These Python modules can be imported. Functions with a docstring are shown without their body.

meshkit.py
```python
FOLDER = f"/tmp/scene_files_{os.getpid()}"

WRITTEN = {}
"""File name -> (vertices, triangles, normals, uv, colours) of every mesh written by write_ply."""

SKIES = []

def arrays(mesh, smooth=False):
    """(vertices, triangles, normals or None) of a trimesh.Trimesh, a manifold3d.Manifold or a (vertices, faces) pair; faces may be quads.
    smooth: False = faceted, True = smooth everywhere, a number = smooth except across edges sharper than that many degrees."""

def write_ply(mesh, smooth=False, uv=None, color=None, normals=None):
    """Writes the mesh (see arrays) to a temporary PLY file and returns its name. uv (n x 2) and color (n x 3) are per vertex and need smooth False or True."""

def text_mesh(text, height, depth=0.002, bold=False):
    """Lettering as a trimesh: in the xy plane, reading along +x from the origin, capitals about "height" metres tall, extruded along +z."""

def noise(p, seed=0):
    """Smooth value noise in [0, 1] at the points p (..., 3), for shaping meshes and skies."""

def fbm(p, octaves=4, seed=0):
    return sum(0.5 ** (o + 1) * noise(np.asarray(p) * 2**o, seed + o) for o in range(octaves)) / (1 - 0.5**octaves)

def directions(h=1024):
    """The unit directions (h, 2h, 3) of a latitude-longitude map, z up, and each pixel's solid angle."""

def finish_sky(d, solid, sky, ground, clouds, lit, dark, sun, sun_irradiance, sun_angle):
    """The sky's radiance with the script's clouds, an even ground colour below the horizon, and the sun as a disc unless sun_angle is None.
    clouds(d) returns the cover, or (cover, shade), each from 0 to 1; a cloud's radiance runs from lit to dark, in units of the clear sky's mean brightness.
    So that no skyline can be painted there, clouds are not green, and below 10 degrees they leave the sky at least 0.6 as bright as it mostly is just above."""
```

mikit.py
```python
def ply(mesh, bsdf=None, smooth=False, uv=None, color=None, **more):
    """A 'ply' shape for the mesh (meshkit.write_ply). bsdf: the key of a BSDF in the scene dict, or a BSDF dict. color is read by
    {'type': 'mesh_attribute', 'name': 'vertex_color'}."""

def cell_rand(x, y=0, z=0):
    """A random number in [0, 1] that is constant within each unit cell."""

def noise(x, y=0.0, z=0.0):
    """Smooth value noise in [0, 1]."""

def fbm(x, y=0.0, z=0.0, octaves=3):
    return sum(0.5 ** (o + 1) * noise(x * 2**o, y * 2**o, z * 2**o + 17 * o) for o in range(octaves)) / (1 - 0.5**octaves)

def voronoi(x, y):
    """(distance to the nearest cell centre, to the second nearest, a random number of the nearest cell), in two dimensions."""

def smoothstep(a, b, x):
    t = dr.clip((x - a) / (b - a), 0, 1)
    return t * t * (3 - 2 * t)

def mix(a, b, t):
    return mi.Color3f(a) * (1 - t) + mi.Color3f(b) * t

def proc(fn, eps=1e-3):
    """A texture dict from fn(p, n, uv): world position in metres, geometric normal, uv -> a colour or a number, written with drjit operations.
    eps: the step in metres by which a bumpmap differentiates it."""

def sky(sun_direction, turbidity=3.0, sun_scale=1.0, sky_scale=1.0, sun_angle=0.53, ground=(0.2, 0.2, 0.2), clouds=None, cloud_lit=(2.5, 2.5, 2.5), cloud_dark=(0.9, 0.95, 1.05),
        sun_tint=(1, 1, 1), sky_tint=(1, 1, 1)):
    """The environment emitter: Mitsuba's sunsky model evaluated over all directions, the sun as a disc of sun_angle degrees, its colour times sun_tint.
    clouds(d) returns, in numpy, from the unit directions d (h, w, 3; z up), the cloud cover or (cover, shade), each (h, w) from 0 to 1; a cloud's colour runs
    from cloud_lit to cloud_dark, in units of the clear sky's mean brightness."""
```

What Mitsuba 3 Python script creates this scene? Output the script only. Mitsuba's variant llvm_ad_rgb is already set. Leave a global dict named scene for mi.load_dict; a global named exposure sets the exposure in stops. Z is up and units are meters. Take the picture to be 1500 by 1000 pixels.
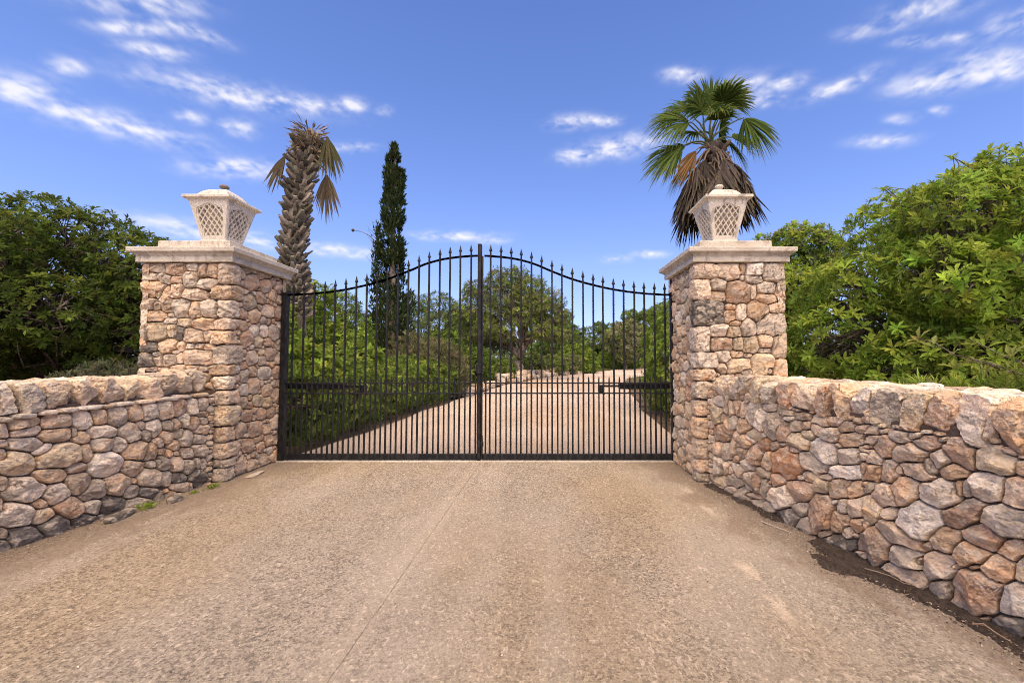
import math
import numpy as np, trimesh, drjit as dr, mitsuba as mi, mikit, meshkit
from scipy import ndimage
from shapely.geometry import Polygon, MultiPolygon, box as sbox
from mikit import noise, fbm, voronoi, cell_rand, smoothstep, mix

T = mi.ScalarTransform4f
scene, labels = {}, {}

# ------------------------------------------------------------------ camera, light, exposure
PITCH = math.atan(25 / 600.0)
EYE = np.array([0.0, 0.0, 1.2])
scene['camera'] = {
    'type': 'perspective', 'fov': 2 * math.degrees(math.atan(750 / 600.0)), 'fov_axis': 'x',
    'near_clip': 0.05, 'far_clip': 2000.0, 'principal_point_offset_x': -0.03,
    'to_world': T().look_at(origin=EYE.tolist(), target=[0, math.cos(PITCH), 1.2 + math.sin(PITCH)], up=[0, 0, 1])}
exposure = 2.1
SUN = (0.0, -0.62, 0.95)

# clouds of the sky: (azimuth from +y towards +x, elevation, half length, half height, tilt), degrees
CLOUDS = [
    (-52.5, 22.3, 1.88, 0.93, 26),
    (-47.3, 21.7, 5.38, 0.87, 3),
    (-49.1, 21.9, 2.31, 0.56, 4),
    (-36.3, 27.7, 6.77, 0.88, 8),
    (-29.0, 28.7, 2.00, 0.60, 10),
    (-37.2, 24.6, 1.27, 0.65, 12),
    (-41.3, 24.3, 1.04, 0.49, 14),
    (-37.4, 20.5, 3.41, 0.75, 12),
    (-50.0, 25.2, 0.98, 0.47, 21),
    (-45.5, 30.1, 2.49, 0.42, 22),
    (-44.1, 29.0, 1.94, 0.49, 16),
    (-41.9, 31.6, 2.23, 0.49, 3),
    (-45.5, 32.1, 3.59, 0.71, 23),
    (-39.9, 13.5, 4.70, 0.78, 1),
    (-35.5, 13.3, 1.86, 0.67, -0),
    (-27.2, 13.3, 4.14, 0.57, 0),
    (-25.5, 25.4, 2.05, 0.36, 12),
    (-25.6, 29.7, 1.40, 0.54, 9),
    (-21.7, 29.9, 0.75, 0.35, 11),
    (-12.1, 16.4, 4.43, 0.44, 3),
    (10.6, 27.3, 4.30, 0.93, 4),
    (5.3, 26.6, 2.41, 0.63, 2),
    (4.4, 30.4, 2.51, 0.59, 2),
    (8.7, 30.3, 1.65, 0.44, -4),
    (27.2, 31.0, 2.70, 0.92, -10),
    (31.3, 30.5, 1.74, 0.51, -9),
    (28.5, 29.5, 2.05, 0.53, -15),
    (36.7, 28.6, 2.64, 0.56, 3),
    (44.6, 26.3, 2.76, 0.80, -14),
    (47.9, 25.4, 2.48, 0.65, -16),
    (48.6, 26.3, 2.16, 0.74, -27),
    (43.8, 32.3, 2.76, 0.62, -19),
    (40.2, 32.4, 2.24, 0.44, -14),
    (49.7, 28.6, 1.26, 0.70, -11),
    (43.2, 30.1, 1.50, 0.33, -25),
    (46.2, 29.0, 1.30, 0.32, -27),
    (40.1, 22.5, 1.96, 0.45, -14),
    (42.1, 23.9, 1.05, 0.31, -20),
    (44.8, 23.7, 0.68, 0.29, -22),
    (14.6, 13.9, 1.76, 0.35, -4),
    (10.5, 13.5, 1.63, 0.36, -2),
    (19.4, 33.8, 1.85, 0.52, -11),
    (-7.2, 16.1, 1.83, 0.36, 2),
]


def clouds(d):
    az = np.degrees(np.arctan2(d[..., 0], d[..., 1]))
    el = np.degrees(np.arcsin(d[..., 2]))
    q = np.stack([d[..., 0] * 27, d[..., 1] * 27, d[..., 2] * 46], -1)
    n1 = meshkit.fbm(q, 5, seed=3)
    n2 = meshkit.fbm(q * 0.35 + 11, 3, seed=9)
    m = np.zeros(az.shape)
    for (a, e, lu, lv, t) in CLOUDS:
        near = (np.abs(az - a) < lu * 3 + 3) & (np.abs(el - e) < lv * 4 + lu * abs(math.sin(math.radians(t))) * 3 + 3)
        du = (az[near] - a) * math.cos(math.radians(e))
        dv = el[near] - e
        c, s = math.cos(math.radians(t)), math.sin(math.radians(t))
        x, y = du * c + dv * s, -du * s + dv * c
        m[near] = np.maximum(m[near], np.exp(-(np.abs(x) / lu) ** 2.4 * 0.8 - (np.abs(y) / lv) ** 2 * 0.75))
    # the rest of the sky carries the same sort of small scattered cloud
    away = np.clip((np.abs(az) - 62) / 10, 0, 1)
    rest = np.clip((n2 - 0.55) * 5, 0, 1) * 0.85 * np.maximum(away, np.clip((el - 48) / 8, 0, 1))
    m = np.maximum(m, rest)
    n3 = meshkit.fbm(np.stack([q[..., 0] * 3.0 + n1 * 3, q[..., 1] * 3.0 - n1 * 3, q[..., 2] * 3.0 + n2 * 3], -1), 4, seed=15)
    s = np.clip(m ** 0.75 * (0.16 + 2.0 * (n1 - 0.30) + 1.5 * (n3 - 0.45)), 0, 1)
    return s ** 1.3 * 0.82, np.clip((0.62 - n1) * 1.2, 0, 0.35)


scene['sky'] = mikit.sky(SUN, turbidity=2.6, sun_scale=0.90, sky_scale=1.14, sun_angle=80.0, ground=(0.30, 0.24, 0.18), clouds=clouds,
                         cloud_lit=(2.1, 2.05, 2.15), cloud_dark=(1.5, 1.5, 1.7), sun_tint=(1.11, 1.0, 0.79), sky_tint=(0.98, 0.96, 1.29))

# ------------------------------------------------------------------ materials
def rgb(*c):
    return {'type': 'rgb', 'value': list(c)}


def principled(col, rough=0.9, spec=0.25, **k):
    return {'type': 'principled', 'base_color': col, 'roughness': rough, 'specular': spec, **k}


def bumped(b, fn, scale, eps=0.002):
    return {'type': 'bumpmap', 'arbitrary': mikit.proc(fn, eps), 'scale': scale, 'bsdf': b}


PALETTE = [(.65, .495, .35), (.62, .435, .275), (.71, .60, .465), (.54, .445, .34), (.19, .165, .138), (.53, .36, .24), (.63, .495, .325), (.80, .705, .58), (.55, .315, .18)]


def stone_color(p, n, uv):
    k = dr.floor(uv.x * 10)
    c = mi.Color3f(0.4, 0.28, 0.2)
    for i, v in enumerate(PALETTE):
        c = dr.select(dr.abs(k - i) < 0.5, mi.Color3f(*v), c)
    r = uv.y
    o = r * 37.0
    a = fbm(p.x * 9 + o, p.y * 9 - o, p.z * 9 + 2 * o, 4)
    b = fbm(p.x * 22 - o, p.y * 22 + o, p.z * 26, 3)
    g = noise(p.x * 150, p.y * 150, p.z * 150)
    st = noise((p.x + p.y) * 14 + o, (p.z + (p.x - p.y) * (r - 0.5)) * 60, o)
    c = c * (0.78 + 0.44 * r)
    iron = smoothstep(0.53, 0.66, a) * 0.42
    c = mix(c, c * mi.Color3f(1.06, 0.82, 0.64), iron)
    lime = smoothstep(0.52, 0.64, b) * 0.55
    c = mix(c, mi.Color3f(0.64, 0.54, 0.42), lime)
    grey = smoothstep(0.56, 0.68, 1 - a) * 0.5
    c = mix(c, mi.Color3f(0.29, 0.235, 0.18), grey)
    crack = smoothstep(0.0, 0.035, dr.abs(fbm(p.x * 16 + 3 * o, p.y * 16, p.z * 20 - o, 3) - 0.5))
    c = c * (0.74 + 0.26 * crack)
    pit = smoothstep(0.70, 0.80, noise(p.x * 75 + o, p.y * 75, p.z * 75)) 
    c = c * (1 - 0.14 * pit)
    return c * (0.80 + 0.34 * st) * (0.82 + 0.36 * g)


def stone_bump(p, n, uv):
    o = uv.y * 37.0
    r = dr.abs(fbm(p.x * 14 + o, p.y * 14, p.z * 17 - o, 3) - 0.5)
    st = noise((p.x + p.y) * 10 + o, (p.z + (p.x - p.y) * (uv.y - 0.5)) * 55, o)
    return fbm(p.x * 45, p.y * 45, p.z * 45, 4) * 0.8 + smoothstep(0, 0.08, r) * 0.35 + 0.35 * st


scene['stone'] = bumped(principled(mikit.proc(stone_color), 0.92, 0.2), stone_bump, 0.017)


def limestone(p, n, uv):
    a = fbm(p.x * 5, p.y * 5, p.z * 7, 4)
    g = noise(p.x * 190, p.y * 190, p.z * 190)
    c = mix((.53, .465, .37), (.62, .56, .46), smoothstep(.35, .65, a))
    streak = smoothstep(.58, .75, fbm(p.x * 34, p.y * 34, p.z * 5, 3))
    c = mix(c, (.30, .235, .18), streak * 0.45)
    lich = smoothstep(.62, .72, fbm(p.x * 13 + 5, p.y * 13, p.z * 13, 3))
    return mix(c, (.30, .26, .21), lich * 0.5) * (.9 + .2 * g)


scene['limestone'] = bumped(principled(mikit.proc(limestone), .85, .25), lambda p, n, uv: fbm(p.x * 60, p.y * 60, p.z * 60, 4), 0.004)
scene['lantern_stone'] = principled(mikit.proc(lambda p, n, uv: mix((.60, .535, .44), (.69, .63, .53), fbm(p.x * 9, p.y * 9, p.z * 9, 3)) * (1 - .35 * smoothstep(.58, .72, fbm(p.x * 26, p.y * 26, p.z * 7, 3)))), .8, .25)
scene['knob_stone'] = principled(rgb(.20, .17, .15), .8, .2)


def concrete(p, n, uv):
    big = fbm(p.x * .9 + 4, p.y * .55, 0.3, 3)
    mid = fbm(p.x * 4, p.y * 3, 1.7, 4)
    c = mix((.345, .295, .238), (.335, .268, .190), smoothstep(.38, .62, big))
    c = c * (.86 + .28 * mid)
    worm = dr.abs(fbm(p.x * 66 + 3 * mid, p.y * 98, 3.1, 3) - .5)
    zone = smoothstep(.34, .62, fbm(p.x * 1.7 - 3, p.y * 1.0, 7.7, 4))
    c = mix(c * mi.Color3f(.34, .29, .25), c, 1 - (1 - smoothstep(.0, .085, worm)) * (.26 + .32 * zone))
    blot = smoothstep(.50, .64, fbm(p.x * 74, p.y * 92, 6.0, 4))
    c = c * (1 - blot * (.16 + .24 * zone))
    track = smoothstep(.47, .60, fbm(p.x * 2.6 + 1.3, p.y * .22, 9.1, 3) + .10 * (mid - .5))
    c = mix(c, mi.Color3f(.40, .345, .285), track * .30)
    seam = (1 - smoothstep(.05, .09, dr.abs(p.x + .745 + .024 * (4.8 - p.y) + .05 * (mid - .5))))
    c = mix(c, mi.Color3f(.385, .325, .26), seam * .45)
    fleck = smoothstep(.72, .82, noise(p.x * 95, p.y * 70, 2.2))
    c = mix(c, mi.Color3f(.62, .52, .42), fleck * .42)
    pit = smoothstep(.74, .82, noise(p.x * 130 + 9, p.y * 95, 5.5)) * (.4 + .6 * zone)
    c = mix(c, mi.Color3f(.12, .085, .062), pit * .75)
    # worn pale scuffs along the right and brown dirt that has gathered in patches by the walls
    edge = fbm(p.x * 11, p.y * 5, 8.8, 4)
    s1 = (1 - smoothstep(.015, .06, dr.abs(p.x - 1.31 - .05 * (edge - .5)))) * smoothstep(3.05, 3.3, p.y) * (1 - smoothstep(3.75, 4.0, p.y))
    s2 = (1 - smoothstep(.015, .065, dr.abs(p.x - 1.15 - .14 * (edge - .5)))) * smoothstep(1.3, 1.5, p.y) * (1 - smoothstep(2.4, 2.55, p.y))
    c = mix(c, mi.Color3f(.60, .49, .375), dr.maximum(s1, s2) * smoothstep(.42, .56, edge) * .5)
    wr = 1.585 + .19 * (4.0 - p.y) - p.x
    wl = p.x + 3.17 + .124 * (4.0 - p.y)
    dirt = smoothstep(.44, .60, fbm(p.x * 6, p.y * 3.4, 4.4, 4) + .40 - .95 * dr.minimum(wr * 1.1, wl * .8))
    c = mix(c, mi.Color3f(.20, .145, .10) * (.7 + .6 * noise(p.x * 120, p.y * 120, 1.0)), dirt * .5)
    return c * (.80 + .40 * noise(p.x * 230, p.y * 200, 0.0))


def concrete_bump(p, n, uv):
    worm = dr.abs(fbm(p.x * 66, p.y * 98, 3.1, 3) - .5)
    return fbm(p.x * 85, p.y * 70, 0.0, 3) + .5 * smoothstep(0, .06, worm) + .6 * fbm(p.x * 12, p.y * 12, 2.0, 2)


scene['concrete'] = bumped(principled(mikit.proc(concrete), .9, .22), concrete_bump, 0.008)


def drive_color(p, n, uv):
    big = fbm(p.x * .35, p.y * .22 + 3, 0.0, 4)
    mid = fbm(p.x * 3.5, p.y * 2.0, 0.7, 4)
    c = mix((.42, .34, .27), (.36, .28, .21), smoothstep(.4, .62, big))
    stain = smoothstep(.52, .66, fbm(p.x * .9 + 7, p.y * .30, 2.0, 4))
    c = mix(c, (.36, .295, .24), stain * .45)
    return c * (.80 + .40 * mid) * (.9 + .2 * noise(p.x * 120, p.y * 60, 0.0))


scene['drive_concrete'] = bumped(principled(mikit.proc(drive_color), .9, .2), lambda p, n, uv: fbm(p.x * 50, p.y * 40, 0.0, 3), 0.006)


def soil_color(p, n, uv):
    a = fbm(p.x * 3, p.y * 3, 0.0, 4)
    g = noise(p.x * 60, p.y * 60, p.z * 60)
    return mix((.075, .058, .042), (.17, .125, .085), smoothstep(.3, .7, a)) * (.6 + .8 * g)


scene['soil'] = bumped(principled(mikit.proc(soil_color), .95, .1), lambda p, n, uv: fbm(p.x * 40, p.y * 40, 0.0, 3), 0.02)
scene['gutter_soil'] = bumped(principled(mikit.proc(lambda p, n, uv: mix((.032, .026, .022), (.085, .064, .05), fbm(p.x * 45, p.y * 45, p.z * 45, 3)) * (.5 + noise(p.x * 230, p.y * 230, 0.0))), .95, .1),
                              lambda p, n, uv: fbm(p.x * 110, p.y * 110, 0.0, 3), 0.008)
scene['mortar'] = principled(mikit.proc(lambda p, n, uv: mix((.085, .062, .047), (.15, .11, .085), noise(p.x * 60, p.y * 60, p.z * 60))), .95, .1)


def iron_color(p, n, uv):
    a = fbm(p.x * 40, p.y * 40, p.z * 14, 3)
    return mix((.008, .008, .009), (.022, .021, .020), smoothstep(.4, .7, a))


scene['iron'] = principled(mikit.proc(iron_color), .55, .3)
scene['tinted'] = {'type': 'twosided', 'bsdf': principled({'type': 'mesh_attribute', 'name': 'vertex_color'}, .85, .2)}
scene['leaf'] = {'type': 'principledthin', 'base_color': {'type': 'mesh_attribute', 'name': 'vertex_color'}, 'roughness': .42, 'diff_trans': 1.0, 'spec_trans': 0.0, 'eta': 1.45}


def bark_color(p, n, uv):
    a = fbm(p.x * 16, p.y * 16, p.z * 5, 4)
    return mix((.085, .065, .05), (.27, .225, .18), smoothstep(.3, .7, a)) * (.7 + .6 * noise(p.x * 90, p.y * 90, p.z * 40))


scene['bark'] = bumped(principled(mikit.proc(bark_color), .95, .1), lambda p, n, uv: fbm(p.x * 28, p.y * 28, p.z * 9, 3), 0.02)

# ------------------------------------------------------------------ bookkeeping
counts = {}


def new_key(name):
    n = counts.get(name, -1) + 1
    counts[name] = n
    return name if n == 0 else f'{name}_{n:03d}'


def thing(name, label, cat, group=None, kind=None):
    k = new_key(name)
    labels[k] = {'label': label, 'category': cat}
    if group:
        labels[k]['group'] = group
    if kind:
        labels[k]['kind'] = kind
    return k


def part(parent, name, mesh, bsdf, smooth=False, label=None, kind=None, **kw):
    k = new_key(parent + '__' + name)
    scene[k] = mikit.ply(mesh, bsdf, smooth=smooth, **kw)
    if label or kind:
        labels[k] = {}
        if label:
            labels[k]['label'] = label
        if kind:
            labels[k]['kind'] = kind
    return k


def structure(name, mesh, bsdf, **kw):
    k = new_key(name)
    scene[k] = mikit.ply(mesh, bsdf, **kw)
    labels[k] = {'kind': 'structure'}
    return k


# ------------------------------------------------------------------ mesh helpers
def box(x0, x1, y0, y1, z0, z1):
    m = trimesh.creation.box((x1 - x0, y1 - y0, z1 - z0))
    m.apply_translation(((x0 + x1) / 2, (y0 + y1) / 2, (z0 + z1) / 2))
    return m


def cbox(x0, x1, y0, y1, z0, z1, ch=0.004):
    """a box with chamfered edges: the hull of three inset boxes"""
    pts = []
    for (a, b, c) in ((ch, ch, 0), (ch, 0, ch), (0, ch, ch)):
        for x in (x0 + a, x1 - a):
            for y in (y0 + b, y1 - b):
                for z in (z0 + c, z1 - c):
                    pts.append((x, y, z))
    return trimesh.convex.convex_hull(np.array(pts))


def tube(points, radii, sides=6, cap=True):
    p = np.asarray(points, float)
    r = np.broadcast_to(radii, (len(p),))
    t = np.gradient(p, axis=0)
    t /= np.linalg.norm(t, axis=1, keepdims=True) + 1e-12
    a = np.cross(t, np.where(np.abs(t[:, 2:]) < .9, [0, 0, 1.], [1., 0, 0]))
    a /= np.linalg.norm(a, axis=1, keepdims=True) + 1e-12
    b, ang = np.cross(t, a), np.arange(sides) * 2 * np.pi / sides
    v = p[:, None] + r[:, None, None] * (np.cos(ang)[None, :, None] * a[:, None] + np.sin(ang)[None, :, None] * b[:, None])
    i, j = np.meshgrid(np.arange(len(p) - 1), np.arange(sides), indexing='ij')
    q = np.stack([i * sides + j, i * sides + (j + 1) % sides, (i + 1) * sides + (j + 1) % sides, (i + 1) * sides + j], -1).reshape(-1, 4)
    v = v.reshape(-1, 3)
    f = np.vstack([q[:, [0, 1, 2]], q[:, [0, 2, 3]]])
    if cap:
        n = len(v)
        v = np.vstack([v, p[:1], p[-1:]])
        j = np.arange(sides)
        e = (len(p) - 1) * sides
        f = np.vstack([f, np.stack([j * 0 + n, (j + 1) % sides, j], 1), np.stack([j * 0 + n + 1, e + j, e + (j + 1) % sides], 1)])
    return v, f


def join(ms):
    vs, fs, o = [], [], 0
    for v, f in ms:
        vs.append(v)
        fs.append(f + o)
        o += len(v)
    return np.vstack(vs), np.vstack(fs)


def vf(m):
    return np.array(m.vertices), np.array(m.faces)


def bend(p0, p1, k, rng, sag=0.0, n=6):
    """a crooked path between two points"""
    p0, p1 = np.asarray(p0, float), np.asarray(p1, float)
    s = np.linspace(0, 1, n)[:, None]
    l = np.linalg.norm(p1 - p0)
    w = rng.normal(0, k * l, (n, 3)) * np.sin(np.pi * s)
    return p0 + (p1 - p0) * s + w + np.array([0, 0, sag * l]) * np.sin(np.pi * s)


def unit(v):
    v = np.asarray(v, float)
    return v / (np.linalg.norm(v, axis=-1, keepdims=True) + 1e-12)


# ------------------------------------------------------------------ stones
CODE = 'ABCDEFGHI'


def parse(text):
    out = []
    for l in text.strip().split('\n'):
        a = l.split()
        out.append([*map(float, a[:5]), CODE.index(a[5])])
    return out


def metric(st, X, Y, p=2.7):
    """normalised size of the super-ellipse of each stone (k) through each point"""
    st = np.asarray(st, float)
    c, s = np.cos(np.radians(st[:, 4])), np.sin(np.radians(st[:, 4]))
    dx, dy = X[..., None] - st[:, 0], Y[..., None] - st[:, 1]
    a = np.abs((dx * c + dy * s) / st[:, 2])
    b = np.abs((-dx * s + dy * c) / st[:, 3])
    return (a ** p + b ** p) ** (1 / p)


def pack(st, dom, rng, big, small, stretch=1.25, mix_codes='AABBCCDFGH', blocked=None, limit=1.22, tilt=14):
    """fills what is left of the rectangle dom = (u0, u1, v0, v1) with stones, large first"""
    st = [list(s) for s in st]
    u0, u1, v0, v1 = dom
    h = .008
    U, V = np.meshgrid(np.arange(u0, u1, h), np.arange(v0, v1, h))
    free = np.ones(U.shape, bool)
    if blocked is not None:
        free &= ~blocked(U, V)
    for i in range(0, len(st), 40):
        free &= (metric(st[i:i + 40], U, V) > limit).all(-1)
    misses = 0
    target = big
    while True:
        d = ndimage.distance_transform_edt(np.pad(free, 1))[1:-1, 1:-1] * h
        r = target * rng.uniform(.8, 1.2)
        ok = np.argwhere(d >= r * .92)
        if not len(ok):
            target *= .86
            if target < small:
                break
            continue
        # the lowest, then leftmost, of some free places: courses rise from the ground
        c = ok[rng.integers(0, len(ok), 12)]
        i, j = c[np.argmin(c[:, 0] + .15 * c[:, 1])]
        e = rng.uniform(1.0, stretch)
        s = [U[i, j], V[i, j], r * e, r / e ** .4, rng.normal(0, tilt), CODE.index(rng.choice(list(mix_codes)))]
        st.append(s)
        free &= metric([s], U, V)[..., 0] > 1.06
    return st


def stone_mesh(st, k, dom, frame, rng, gap=.0055, bulge=(.026, .062), depth=.08, others=None, reach=1.42, soft=1):
    """stone k of the layout st as (vertices, faces); frame maps (u, v, w) to the world, w outwards"""
    s = st[k]
    oth = [st[j] for j in others[k]]
    nt = int(np.clip(16 + 230 * max(s[2], s[3]), 18, 42))
    th = np.arange(nt) * 2 * np.pi / nt
    c, sn = math.cos(math.radians(s[4])), math.sin(math.radians(s[4]))
    ex, ey = np.cos(th) * s[2], np.sin(th) * s[3]
    dx, dy = ex * c - ey * sn, ex * sn + ey * c
    q = np.linspace(.25, 1.6, 68)
    X, Y = s[0] + q[:, None] * dx, s[1] + q[:, None] * dy
    own = metric([s], X, Y)[..., 0]
    ok = own <= reach
    if oth:
        ok &= (metric(oth, X, Y) >= own[..., None]).all(-1)
    ok &= (X > dom[0]) & (X < dom[1]) & (Y > dom[2]) & (Y < dom[3])
    last = np.where(ok.all(0), len(q) - 1, np.maximum(np.argmin(ok, 0) - 1, 0))
    r = q[last]
    L = np.hypot(dx, dy)
    r = np.maximum(r - gap / L, .2)
    for _ in range(soft):
        r = .16 * np.roll(r, 1) + .68 * r + .16 * np.roll(r, -1)
    r = r * (1 + rng.normal(0, .012 if soft else .024, nt))
    size = min(s[2], s[3])
    H = np.clip(size * rng.uniform(.7, 1.05), *bulge)
    rho = np.array([0, .22, .42, .60, .74, .85, .93, .985, 1.0])
    px = np.concatenate([[s[0]], (s[0] + rho[1:, None] * r * dx).ravel()])
    py = np.concatenate([[s[1]], (s[1] + rho[1:, None] * r * dy).ravel()])
    rr = np.concatenate([[0], np.repeat(rho[1:], nt)])
    w = H * np.clip(1 - rr ** (9.0 if soft < 1 else 5.0 if soft < 3 else 3.4), 0, 1) ** .62
    lx, ly = (px - s[0]) / s[2], (py - s[1]) / s[3]
    for _ in range(rng.integers(3, 6)):
        a = rng.uniform(0, 2 * np.pi)
        g = rng.uniform(.25, 1.1)
        cut = H * (rng.uniform(.75, 1.05) - g * (lx * math.cos(a) + ly * math.sin(a)) * .75)
        w = np.minimum(w, np.maximum(cut, w * .15))
    o = rng.uniform(0, 90, 3)
    pts = np.stack([px, py, w], 1)
    w = w + (meshkit.fbm(pts * 17 + o, 3, seed=1) - .5) * np.clip(size * .5, .012, .036) * (1 - rr ** 6)
    w = w + (meshkit.fbm(pts * 55 + o, 2, seed=5) - .5) * .009 * (1 - rr ** 8)
    w = w - .034
    # the flank runs back into the wall
    bx, by = px[-nt:], py[-nt:]
    px, py = np.concatenate([px, bx]), np.concatenate([py, by])
    w = np.concatenate([w, np.full(nt, -depth)])
    v = frame(px, py, w)
    m = len(rho) - 1
    f = [np.stack([np.zeros(nt, int), 1 + np.arange(nt), 1 + (np.arange(nt) + 1) % nt], 1)]
    for i in range(m):
        a = 1 + i * nt + np.arange(nt)
        b = 1 + i * nt + (np.arange(nt) + 1) % nt
        f += [np.stack([a, a + nt, b + nt], 1), np.stack([a, b + nt, b], 1)]
    f = np.vstack(f)
    z = np.zeros(1)
    out = (frame(z + s[0], z + s[1], z + 1) - frame(z + s[0], z + s[1], z))[0]
    if np.dot(np.cross(v[f[0, 1]] - v[f[0, 0]], v[f[0, 2]] - v[f[0, 0]]), out) < 0:
        f = f[:, ::-1]
    return v, f


def neighbours(st):
    a = np.array([s[:4] for s in st])
    rad = np.maximum(a[:, 2], a[:, 3]) * 1.5
    d = np.hypot(a[:, None, 0] - a[None, :, 0], a[:, None, 1] - a[None, :, 1])
    n = d < rad[:, None] + rad[None]
    np.fill_diagonal(n, False)
    return [np.nonzero(x)[0] for x in n]


def face_frame(P0, du, n):
    P0, du, n = (np.asarray(x, float) for x in (P0, du, n))
    return lambda u, v, w: P0 + u[:, None] * du + v[:, None] * np.array([0, 0, 1.]) + w[:, None] * n


def put_stone(parent, name, vf_, code, rng, smooth=True):
    v = vf_[0]
    uv = np.tile([(code + .5) / 10, rng.uniform(0, 1)], (len(v), 1))
    part(parent, name, vf_, 'stone', smooth=smooth, uv=uv)


def lay(parent, name, st, dom, frame, rng, **kw):
    nb = neighbours(st)
    for k in range(len(st)):
        put_stone(parent, name, stone_mesh(st, k, dom, frame, rng, others=nb, **kw), st[k][5], rng)


_CS = {}


def cube_sphere(n):
    if n not in _CS:
        g = np.linspace(-1, 1, n + 1)
        v, f, o = [], [], 0
        for ax in range(3):
            for sg in (-1, 1):
                A, B = np.meshgrid(g, g, indexing='ij')
                p = np.zeros((n + 1, n + 1, 3))
                p[..., ax] = sg
                p[..., (ax + 1) % 3] = A
                p[..., (ax + 2) % 3] = B * sg
                i, j = np.meshgrid(np.arange(n), np.arange(n), indexing='ij')
                q = np.stack([i * (n + 1) + j, (i + 1) * (n + 1) + j, (i + 1) * (n + 1) + j + 1, i * (n + 1) + j + 1], -1).reshape(-1, 4) + o
                v.append(p.reshape(-1, 3))
                f += [q[:, [0, 1, 2]], q[:, [0, 2, 3]]]
                o += (n + 1) ** 2
        m = trimesh.Trimesh(np.vstack(v), np.vstack(f))
        m.merge_vertices()
        _CS[n] = (np.array(m.vertices), np.array(m.faces))
    return _CS[n]


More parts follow.
